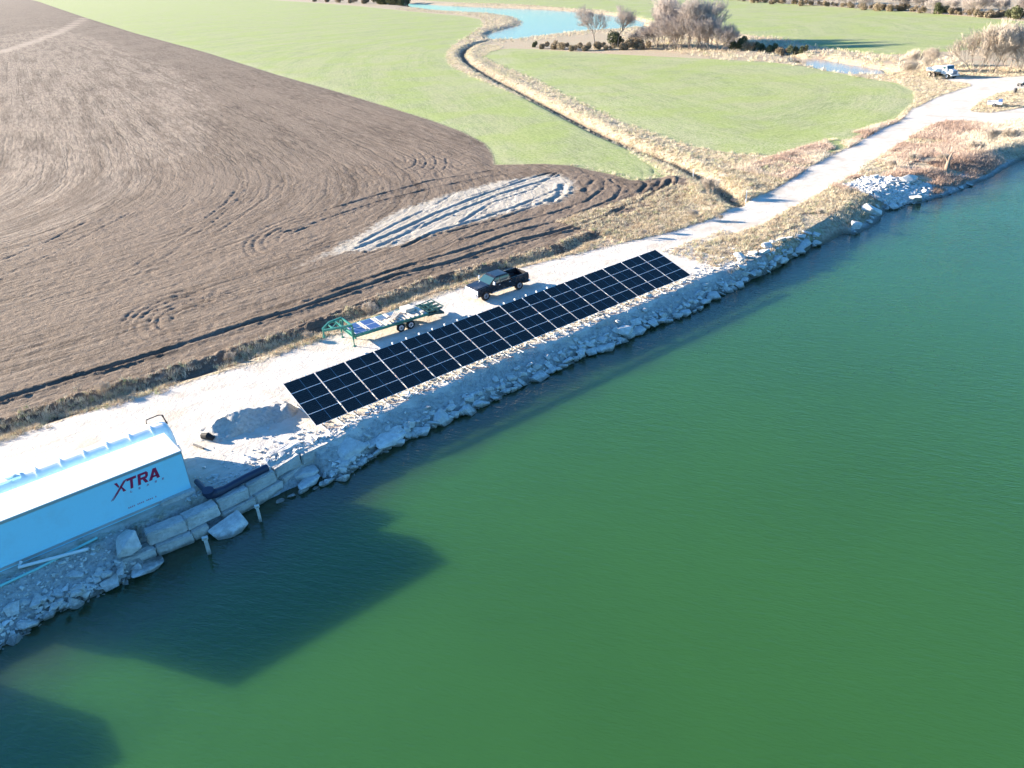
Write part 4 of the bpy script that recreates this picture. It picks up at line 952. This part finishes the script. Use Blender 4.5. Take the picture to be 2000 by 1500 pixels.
    bl = NT('blue_cells'); p = bl.obj(); nn = bl.noise(p, 2, 3); M['bluep'] = bl.fin(bl.mix(nn, (.03, .06, .17), (.06, .10, .24)), .2, 0, .5)
    blg = NT('grey_cells'); p = blg.obj(); nn = blg.noise(p, 2, 3); M['greyp'] = blg.fin(blg.mix(nn, (.07, .11, .17), (.12, .17, .24)), .25, 0, .5)
    def cargo_panel(x, y, lx, ly, z, mat, lab):
        m = MB(); m.box(-lx/2, lx/2, -ly/2, ly/2, 0, .05); o = m.mesh('spare_panel'); 
        e = empty('spare_panel', (0, 0, 0), 0, label=lab, cat='solar panel', group='spare panels loaded on the trailer'); e.matrix_world = Tm@Matrix.Translation((x, y, z))
        fr = link('panel_frame', o, M['frame'], e); m = MB(); m.box(-lx/2+.03, lx/2-.03, -ly/2+.03, ly/2-.03, .0505, .054); m.build('cell_sheet', mat, e)
    zc = zd+.05
    cargo_panel(3.95, .55, 1.0, 1.02, zc, M['bluep'], 'blue solar panel at the front near corner of the trailer deck')
    cargo_panel(3.95, -.52, 1.0, 1.02, zc, M['bluep'], 'blue solar panel at the front far corner of the trailer deck')
    cargo_panel(2.65, .55, 1.0, 1.02, zc, M['bluep'], 'blue solar panel, near one of the second pair on the trailer deck')
    cargo_panel(2.65, -.52, 1.0, 1.02, zc, M['bluep'], 'blue solar panel, far one of the second pair on the trailer deck')
    cargo_panel(1.35, -.62, .85, .85, zc, M['greyp'], 'grey-blue panel in the middle of the trailer deck toward the field')
    cargo_panel(.35, -.72, .7, .7, zc, M['greyp'], 'small grey-blue panel before the white rails on the trailer deck')
    m = MB()
    for i in range(9):
        m.bar((1.75-i*.42, -.0+.02*i, zc+.04), (1.60-i*.42, 1.1, zc+.04+.01*(i % 2)), .10, .07)
    for i in range(4): m.bar((-.2-.1*i, -.95+i*.16, zc+.12), (1.4-.2*i, .9-.05*i, zc+.13+.02*i), .07, .05)
    m.box(-1.6, -.7, -1.05, .0, zc, zc+.32); m.box(-2.0, -1.7, -1.0, .9, zc, zc+.14); m.box(.7, .95, -1.05, -.2, zc, zc+.1); m.box(1.95, 2.08, -1.05, .9, zc, zc+.06); m.box(3.25, 3.36, -1.0, 1.0, zc, zc+.06)
    o = m.mesh('rail_bundle'); ob = link('rail_bundle', o, M['raildust'], label='jumbled white racking rails piled on the rear half of the trailer deck', cat='rails'); ob.matrix_world = Tm
gooseneck()

def old_truck():
    Wt = paint('chalky_white', (.66, .68, .70), .5, 0, .12); Dt = paint('dusty_frame', (.30, .24, .19), .8, 0, .2); Tn = paint('dusty_tyre', (.36, .29, .23), .9, 0, .2)
    f_w = P(1848, 154)[:2]; r_w = P(1810, 148)[:2]
    az = math.atan2(*(P(1850, 154)-P(1803, 148))[:2][::-1]); 
    f_ = np.array([math.cos(az), math.sin(az)]); l_ = np.array([-f_[1], f_[0]])
    mid = f_w+l_*1.1
    t = empty('flatbed_truck', (mid[0], mid[1], zat(*mid)), az, label='old white six-wheel truck with bonneted cab and open frame, far end of the road', cat='truck')
    # x=0 at the front axle, forward +x, near side y=-1
    m = MB(); m.box(-5.6, 1.0, -.42, -.28, .75, .98); m.box(-5.6, 1.0, .28, .42, .75, .98)
    for x in (-5.5, -4, -2.5): m.box(x, x+.15, -.42, .42, .76, .97)
    m.build('chassis', Dt, t)
    m = MB(); m.prism([(.9, .95), (.95, 1.65), (.75, 1.80), (-.35, 1.95), (-.35, .95)], -.62, .62); m.build('hood', Wt, t, bevel=.06)
    for s_ in (-1, 1):
        m = MB(); m.prism([(.85, .95), (.75, 1.2), (.45, 1.38), (-.2, 1.38), (-.75, .8), (-.55, .75), (-.35, 1.05), (.5, 1.05), (.7, .9)], *sorted((s_*.64, s_*1.15))); m.build('fender', Wt, t, bevel=.02)
        m = MB(); m.tube([(.93, s_*.82, 1.35), (1.0, s_*.82, 1.35)], .12, 12); m.build('headlight', M['lens'], t)
    m = MB(); m.prism([(-.35, .9), (-.35, 1.95), (-.6, 2.65), (-1.75, 2.65), (-1.8, .9)], -1.05, 1.05); m.build('cab', Wt, t, bevel=.05)
    m = MB(); m.prism([(-.325, 2.0), (-.56, 2.55), (-.545, 2.57), (-.30, 2.02)], -.92, .92); m.build('windshield', M['glass'], t)
    for s_ in (-1, 1): m = MB(); m.box(-1.5, -.7, *sorted((s_*1.055, s_*1.075)), 1.95, 2.45); m.build('side_window', M['glass'], t)
    m = MB(); m.box(.95, 1.02, -.55, .55, 1.0, 1.6); m.build('grille', M['greyp'], t); m = MB(); m.box(1.05, 1.22, -1.15, 1.15, .65, .9); m.build('bumper', Wt, t, bevel=.02)
    m = MB(); m.box(-5.9, -1.95, -1.15, 1.15, 1.22, 1.34); m.box(-5.9, -5.8, -1.15, 1.15, 1.34, 1.9)
    m.bar((-2.05, -1.0, 1.34), (-2.05, -1.0, 2.3), .09); m.bar((-2.05, 1.0, 1.34), (-2.05, 1.0, 2.3), .09); m.bar((-2.05, -1.0, 2.3), (-2.05, 1.0, 2.3), .09); m.build('bed', M['pvc'], t)
    m = MB(); m.tube([(-5.2, .2, 1.75), (-2.4, .2, 2.05)], .38, 14); m.box(-3.4, -2.3, -.9, -.2, 1.341, 1.9); m.build('winch_drum', M['pvc'], t)
    for x in (0, -3.7, -5.0):
        for s_ in (-1, 1): wheel(t, x, s_*.98, .52, .3, Tn if x else Wt, s_)
old_truck()
def small_trailer():
    a = P(1926, 209)[:2]; b = P(1956, 210)[:2]; az = math.atan2(*(b-a)[::-1]); L = float(np.linalg.norm(b-a))
    mid = (a+b)/2+np.array([-math.sin(az), math.cos(az)])*.8
    t = empty('utility_trailer', (mid[0], mid[1], zat(*mid)), az, label='low white utility trailer with a blue box, on the grass by the road', cat='trailer')
    m = MB(); m.box(-L/2, L/2, -.8, .8, .45, .52); m.box(-L/2, L/2, -.8, -.75, .52, .92); m.box(-L/2, L/2, .75, .8, .52, .92); m.box(-L/2, -L/2+.05, -.75, .75, .52, .92); m.build('bed', M['roofwhite'], t)
    m = MB(); m.box(L/2-.7, L/2-.1, -.6, .7, .53, 1.25); m.build('tool_box', paint('blue_box', (.10, .2, .42), .5), t, bevel=.03)
    m = MB(); m.box(-L/2+.3, L/2-.9, -.1, .6, .53, .8); m.build('load', M['darksteel'], t, bevel=.05)
    m = MB(); m.bar((L/2, -.5, .48), (L/2+1, 0, .45), .07); m.bar((L/2, .5, .48), (L/2+1, 0, .45), .07); m.build('hitch', M['darksteel'], t)
    for s_ in (-1, 1): wheel(t, 0, s_*.95, .33, .2, M['alloy'], s_)
small_trailer()
q = P(1992, 168); t = empty('utility_cart', (q[0]+.6, q[1], zat(q[0], q[1])), .2, label='low dark machine cut by the right edge of the view, on the far gravel', cat='cart')
t.scale = (.65, .65, .65); m = MB(); m.box(-1.6, 1.6, -.7, .7, .45, .95); m.build('body', M['plastic'], t, bevel=.08); m = MB(); m.box(-1.0, .4, -.6, .6, .96, 1.1); m.build('seat', M['alu'], t, bevel=.04)
for x in (-1.1, 1.1):
    for s_ in (-1, 1): wheel(t, x, s_*.72, .36, .25, M['alloy'], s_)
q = P(1994, 181); m = MB(); m.tube([(0, 0, 0), (0, 0, .15), (0, 0, .8), (0, 0, .9)], [.28, .3, .3, .25], 16); m.tube([(0, 0, .3), (0, 0, .34)], .32, 16)
o = m.build('barrel', M['darksteel'], label='small dark drum standing on the far white gravel near the right edge', cat='barrel'); o.location = (q[0]-1.2, q[1], zat(q[0], q[1]))

# ================================================================== VEGETATION
def blades(n, hgt, wd, spread, lean, seed):
    r = np.random.default_rng(seed); V = []; F = []
    for i in range(n):
        a = r.uniform(0, 6.28); bx, by = r.normal(0, spread*.4, 2); h = hgt*r.uniform(.5, 1.1); lx, ly = math.cos(a)*lean*h*r.uniform(.2, 1), math.sin(a)*lean*h*r.uniform(.2, 1)
        b_ = a+1.57+r.uniform(-.5, .5); dx, dy = math.cos(b_)*wd/2, math.sin(b_)*wd/2; k = len(V)
        V += [(bx-dx, by-dy, 0), (bx+dx, by+dy, 0), (bx+lx, by+ly, h)]; F.append((k, k+1, k+2))
    return np.array(V), np.array(F)
tuft_t = [blades(16, 1., .09, .75, .75, i) for i in range(6)]
def scatter_grass(name, X, s0, s1, mat, label, cat, tint=None, **k):
    n = len(X); s_ = rng.uniform(s0, s1, n); h = s_*rng.uniform(.6, 1.1, n); tn = np.clip((tint if tint is not None else rng.uniform(0, .95, n))+rng.normal(0, .08, n), 0, 1)
    merged(name, tuft_t, np.column_stack([X, zats(X)-.03]), np.column_stack([s_, s_, h]), rng.uniform(0, 6.3, n), mat, tn, label=label, cat=cat, kind='stuff', **k)
def accept(n, u0, u1, v0, v1, fn):
    X, u, v = samp(n, u0, u1, v0, v1); return X[fn(X, u, v) > rng.random(n)]
# verge beside the road
def f_verge(X, u, v):
    d = ldist(X, roadside); r = sdf(X, road_poly); cl = vnoise(X[:, 0]*.5, X[:, 1]*.5)
    return np.where(r < -.02, np.exp(-((d+0)/1.15)**2)*sm(.25, .6, cl)+.0, 0)
Xv = accept(60000, -16, 66, 52, 62, f_verge)
def f_verge2(X, u, v):
    r = np.minimum(sdf(X, road_poly), -sdf(X, island_poly)); p_ = sdf(X, plough_poly); b_ = sdf(X, cropB); l = sdf(X, crest_poly)
    a_ = sdf(X, cropA); return ((r < -.75) & (p_ < -.2) & (b_ < 0) & (a_ < -.3) & (l < 0) & (v > 50)).astype(float)*(.25+.75*sm(.3, .6, vnoise(X[:, 0]*.4, X[:, 1]*.4)))
Xw = accept(80000, 55, 215, 50, 96, f_verge2)
scatter_grass('dry_grass', np.vstack([Xv, Xw]), .18, .42, M['grass'], 'tawny dry grass growing in the verge between road and fields', 'grass')
def f_ditch(X, u, v):
    d = ldist(X, ditch); b_ = sdf(X, cropB); a_ = sdf(X, cropA); return ((d > .9) & (d < 14) & (b_ < .8) & (a_ < .8) & (sdf(X, plough_poly) < -.2)).astype(float)*(.35+.65*sm(.3, .6, vnoise(X[:, 0]*.25, X[:, 1]*.25)))
Xd = accept(90000, 70, 205, 60, 275, f_ditch)
scatter_grass('dry_grass', Xd, .3, .65, M['grass'], 'thick pale dry grass on both banks of the winding ditch', 'grass', tint=rng.uniform(.45, .92, len(Xd)))
def f_riv(X, u, v):
    d = -np.maximum(sdf(X, river), sdf(X, pond2)); c2 = ldist(X, creek2); m_ = np.minimum(d, c2-2); cr = np.maximum(sdf(X, cropA), np.maximum(sdf(X, cropB), sdf(X, cropC)))
    return ((d > .3) & (m_ < 22) & (cr < 1)).astype(float)*(.4+.6*vnoise(X[:, 0]*.1, X[:, 1]*.1))
Xr = accept(60000, 150, 460, 80, 620, f_riv)
scatter_grass('dry_grass', Xr, .6, 1.2, M['grass'], 'tall dry grass fringing the river and the creek', 'grass', tint=rng.uniform(.3, .9, len(Xr)))
# lake side of the road beyond the panels
def f_bank(X, u, v):
    r = sdf(X, road_poly); l = sdf(X, lake_poly); st = sdf(X, PL([(1640, 350), (1700, 345), (1780, 348), (1830, 352), (1800, 385), (1740, 385), (1690, 378), (1640, 362)]))
    cl = vnoise(X[:, 0]*.35, X[:, 1]*.35); return ((r < -.75) & (l < -.9) & (st < 0) & (u > 60)).astype(float)*sm(.2, .5, cl)*np.where((u < 84) & (l > -3.), .35, 1)
Xb = accept(90000, 60, 190, 36, 66, f_bank); ub, vb = xy2uv(Xb[:, 0], Xb[:, 1]); far = (ub > 93)
scatter_grass('dry_grass', Xb[~far], .2, .48, M['grass'], 'straw coloured grass on the bank between road and lake right of the panels', 'grass')
scatter_grass('russet_brush', Xb[far], .3, .7, M['brush'], 'russet dry brush covering the slope between the road and the far shore', 'brush', tint=np.clip(vnoise(Xb[far][:, 0]*.15, Xb[far][:, 1]*.15)*1.2, 0, 1))
# weeds in the apron, sparse
Xs = accept(2500, 60, 70, 43, 50, lambda X, u, v: (sdf(X, crest_poly) < 0)*.4)
scatter_grass('dry_grass', Xs, .2, .4, M['grass'], 'sparse weeds in the gravel at the right end of the solar panels', 'grass')

def seg_mesh(name, A, B, ra, rb, tint):
    A = np.array(A); B = np.array(B); ra = np.array(ra); rb = np.array(rb); n = len(A)
    d = B-A; d /= np.linalg.norm(d, axis=1)[:, None]+1e-9; up = np.where(np.abs(d[:, 2:3]) > .9, [[1., 0, 0]], [[0, 0, 1.]]); s_ = np.cross(d, up); s_ /= np.linalg.norm(s_, axis=1)[:, None]; u_ = np.cross(s_, d)
    V = []
    for k in range(3):
        a = 2.094*k; o = s_*math.cos(a)+u_*math.sin(a); V.append(A+o*ra[:, None])
    for k in range(3):
        a = 2.094*k; o = s_*math.cos(a)+u_*math.sin(a); V.append(B+o*rb[:, None])
    V = np.stack(V, 1).reshape(-1, 3); base = (np.arange(n)*6)[:, None]
    F = np.stack([base+[[k, (k+1) % 3, 3+(k+1) % 3, 3+k]] for k in range(3)], 1).reshape(-1, 4)
    me = fast_mesh(name, V, F); a = me.attributes.new('tint', 'FLOAT', 'POINT'); a.data.foreach_set('value', np.repeat(np.array(tint), 6).astype(np.float32)); return me
def bare_tree(H, spread, seed, stems=1, levels=5, r0=.22, twig=.03, up=.5, bf=3):
    r = random.Random(seed); T = [[], [], [], [], []]; C_ = [[], [], [], [], []]
    def grow(p, d, L, rad, lv):
        dst = T if lv < 1 else C_; q = p
        for s_ in range(3):
            d2 = (d+Vector([r.gauss(0, .13) for _ in range(3)])+Vector((0, 0, .05))).normalized(); e = q+d2*L/3
            a, b = rad*(1-s_*.2), rad*(1-(s_+1)*.2); dst[0].append(q[:]); dst[1].append(e[:]); dst[2].append(max(a, twig)); dst[3].append(max(b, twig*.8)); dst[4].append(min(1, max(0, .25+lv*.14+r.uniform(-.15, .2))))
            q = e; d = d2
            if lv < levels and s_ > 0:
                for _ in range(bf if s_ == 2 else bf-1):
                    nd = (d+Vector([r.gauss(0, 1) for _ in range(3)]).normalized()*spread+Vector((0, 0, up*.3))).normalized(); grow(q, nd, L*r.uniform(.55, .78), rad*.5, lv+1)
    for s_ in range(stems):
        a = r.uniform(0, 6.28); k = 0 if stems == 1 else .45
        grow(Vector((math.cos(a)*.4*(stems > 1), math.sin(a)*.4*(stems > 1), -.3)), Vector((math.cos(a)*k, math.sin(a)*k, 1)).normalized(), H*.42, r0, 0)
    return seg_mesh('trunk', *T), seg_mesh('crown', *C_)
def put_tree(name, meshes, loc, s, rz, matT, matC, label, cat, group=None):
    t = empty(name, loc, rz, label=label, cat=cat, group=group); t.scale = (s, s, s)
    o1 = link('trunk', meshes[0], None, t); o2 = link('crown', meshes[1], None, t)
    for o, m_ in ((o1, matT), (o2, matC)):
        if not o.data.materials: o.data.materials.append(m_)
    return t
BT = [bare_tree(13, .72, 11+i, 1, 4, .26, .022, .45, 4) for i in range(3)]
BS = [bare_tree(8, .65, 31+i, 6, 3, .08, .022, .6, 4) for i in range(3)]
WS = [bare_tree(8, .55, 51+i, 9, 3, .06, .02, .7, 4) for i in range(3)]
WS2 = [(a.copy(), b.copy()) for a, b in WS]
def lb(px, py): q = P(px, py); return (q[0], q[1], zat(q[0], q[1]))
specs = [(1165, 92, 1.0, 'thin bare tree leaning over the pond edge, leftmost of the riverside trees'), (1205, 93, .95, 'bare tree with forked trunk standing just left of the dark evergreen bush by the pond'),
         (1285, 92, 1.1, 'grey bare tree at the left of the dense thicket'), (1318, 88, 1.25, 'tall grey bare tree at the back of the thicket'), (1345, 95, 1.2, 'tall bare tree with a pale trunk, middle of the thicket'),
         (1362, 96, 1.0, 'pale-trunked bare tree at the front right of the thicket'), (1382, 92, 1.05, 'rounded bare tree at the right side of the thicket')]
for i, (px, py, s_, l_) in enumerate(specs): put_tree('bare_tree', BT[i % 3], lb(px, py), s_, i*1.7, M['bark_grey'], M['bark_grey'], l_, 'tree', 'bare trees by the river')
for i, (px, py, s_) in enumerate([(1262, 92, .9), (1285, 94, 1.1), (1300, 95, 1.3), (1318, 95, 1.4), (1330, 97, 1.2), (1352, 97, 1.5), (1370, 98, 1.3), (1388, 98, 1.25), (1405, 99, 1.1), (1418, 99, .9), (1375, 90, 1.5), (1340, 86, 1.6), (1310, 84, 1.5), (1250, 90, .7)]):
    put_tree('bare_shrub', BS[i % 3], lb(px, py), s_, i*2.1, M['bark_grey'], M['bark_grey'], 'grey leafless shrub filling the foot of the riverside thicket', 'shrub', 'leafless shrubs in the thicket')
pal = [(1905, 143, 1.15, 'pale fan-shaped bare shrub just right of the old white truck'), (1935, 142, 1.35, 'largest pale bare shrub mass behind the far end of the road'), (1968, 140, 1.2, 'pale bare shrub near the right edge behind the road'), (1998, 140, 1.3, 'dark-stemmed bare shrub cut by the right edge'),
       (1785, 140, .62, 'small pinkish bare shrub left of the old white truck'), (1770, 152, .5, 'low tan bare shrub by the end of the narrow blue pool'), (1815, 130, .55, 'pinkish bare shrub behind the bed of the old white truck'), (2030, 142, 1.3, 'bare shrub just outside the right edge of the view')]
for i, (px, py, s_, l_) in enumerate(pal): put_tree('bare_shrub', WS2[i % 3], lb(px, py), s_, i*1.3, M['bark_pale'], M['bark_pale'], l_, 'shrub', 'pale bare shrubs at the end of the road')
# stump on the far bank
q = lb(1848, 330); m = MB(); m.tube([(0, 0, -.2), (.05, 0, .8), (.2, .1, 1.6), (.5, .2, 2.3)], [.32, .24, .18, .08], 9); m.tube([(.1, 0, 1.1), (-.3, .3, 1.8)], [.14, .05], 7)
o = m.build('dead_stump', M['bark_pale'], label='broken pale dead tree trunk on the russet far bank', cat='tree stump'); o.location = q

def leaf_cloud(rx, ry, rz_, n, sz, seed, lump=5):
    r = np.random.default_rng(seed); cs = r.uniform(-.6, .6, (lump, 3)); cs[:, 2] = r.uniform(.25, .75, lump); rad = r.uniform(.3, .55, lump)
    w_ = r.integers(0, lump, n); d = r.normal(0, 1, (n, 3)); d /= np.linalg.norm(d, axis=1)[:, None]; p = cs[w_]+d*(rad[w_]*r.uniform(.55, 1.05, n))[:, None]; p[:, 2] = np.abs(p[:, 2]); p *= [rx, ry, rz_]
    a = r.normal(0, 1, (n, 3)); a /= np.linalg.norm(a, axis=1)[:, None]; b = np.cross(a, r.normal(0, 1, (n, 3))); b /= np.linalg.norm(b, axis=1)[:, None]; s_ = (sz*r.uniform(.5, 1.3, n))[:, None]
    V = np.stack([p-a*s_-b*s_*.5, p+a*s_-b*s_*.4, p+b*s_], 1).reshape(-1, 3); F = np.arange(n*3).reshape(-1, 3)
    me = fast_mesh('crown', V, F); at_ = me.attributes.new('tint', 'FLOAT', 'POINT'); at_.data.foreach_set('value', np.repeat(np.clip(r.uniform(0, 1, n)*.7+.3*r.uniform(0, 1, lump)[w_], 0, 1), 3).astype(np.float32)); return me
def stem_mesh(h, seed):
    r = random.Random(seed); T = [[], [], [], [], []]
    for i in range(5):
        a = r.uniform(0, 6.28); T[0].append((0, 0, -.2)); T[1].append((math.cos(a)*.4*h, math.sin(a)*.4*h, h*r.uniform(.5, .8))); T[2].append(.09); T[3].append(.03); T[4].append(.2)
    return seg_mesh('trunk', *T)
LB = [(stem_mesh(3, i), leaf_cloud(2.6, 2.2, 2.6, 2600, .16, 70+i)) for i in range(3)]
LD = [(stem_mesh(3, i+9), leaf_cloud(2.4, 2.2, 3.0, 3200, .17, 90+i)) for i in range(3)]
def bush(kind, px, py, s_, l_, g=None, i=0):
    put_tree('scrub_bush' if kind == 'b' else 'evergreen_bush', (LB if kind == 'b' else LD)[i % 3], lb(px, py), s_, i*1.9, M['bark_grey'], M['leaf_brown'] if kind == 'b' else M['leaf_dark'], l_, 'bush', g)
bush('d', 1207, 92, 1.5, 'round dark evergreen bush by the pond left of the thicket', None, 0)
bush('d', 1045, 92, .6, 'small dark green bush at the left start of the riverside scrub', None, 1)
for i, (px, py, s_) in enumerate([(1062, 95, .9), (1082, 96, .95), (1102, 97, .9), (1124, 99, 1.0), (1146, 99, .9), (1172, 97, .95), (1192, 98, .9), (1225, 97, 1.2), (1243, 96, 1.3), (1262, 97, 1.1)]):
    bush('b', px, py, s_, 'brown scrub bush in the line along the pond left of the thicket', 'brown scrub along the pond', i)
for i, (px, py, s_) in enumerate([(1432, 97, 1.25), (1448, 96, 1.4), (1468, 98, 1.3), (1488, 98, 1.2), (1508, 99, 1.2), (1530, 101, 1.1), (1552, 103, .95), (1570, 103, .8)]):
    bush('d' if i % 3 != 2 else 'b', px, py, s_*.8, 'dark green scrub bush lining the creek right of the thicket' if i % 3 != 2 else 'brown scrub bush among the dark ones right of the thicket', 'scrub along the creek', i)
for i in range(74):
    px = 1432+i*8.2+random.uniform(-3, 3); py = 1.5+(px-1430)*.063+random.uniform(-3.5, 1.5)
    k = random.random()
    if k < .3: put_tree('bare_shrub', BS[i % 3], lb(px, py), random.uniform(.7, 1.25), i, M['bark_grey'], M['bark_grey'], 'leafless grey tree in the far hedgerow at the top right', 'tree', 'far hedgerow trees')
    elif k < .4: bush('d', px, py, random.uniform(.8, 1.4), 'dark green bush in the far hedgerow at the top right', 'far hedgerow green bushes', i)
    else: bush('b', px, py+1, random.uniform(.7, 1.2), 'brown bush in the far hedgerow at the top right', 'far hedgerow brown bushes', i)
for i, (px, py) in enumerate([(742, 8), (754, 8), (766, 8), (778, 8), (792, 8)]):
    bush('d', px, py, 3.2, 'dark tree at the bend of the river, top of the view', 'dark trees at the river bend', i)
for i, (px, py) in enumerate([(618, 3), (640, 4), (665, 5), (690, 6), (715, 7)]):
    bush('b', px, py, 2.2, 'brown far bush on the field edge at the top', 'far bushes at the top', i)
# low shrubs by the verge
for i, (px, py, s_) in enumerate([(205, 770, .12), (450, 700, .1), (600, 665, .11), (722, 612, .17), (1255, 465, .12), (1290, 455, .12), (1405, 432, .1), (1385, 385, .3), (1350, 430, .16)]):
    put_tree('bare_shrub', WS2[i % 3], lb(px, py), s_, i, M['bark_pale'], M['bark_pale'], 'low clump of tan dry weeds standing up beside the road', 'shrub', 'dry weeds beside the road')
for i, (px, py, s_) in enumerate([(1655, 385, .15), (1600, 425, .14), (1840, 322, .2), (1900, 300, .25), (1935, 285, .3), (1970, 280, .32), (1740, 330, .15), (1780, 320, .2)]):
    put_tree('bare_shrub', WS2[i % 3], lb(px, py), s_, i, M['bark_pale'], M['bark_pale'], 'small tangled dry shrub on the bank between road and far shore', 'shrub', 'dry shrubs on the far bank')
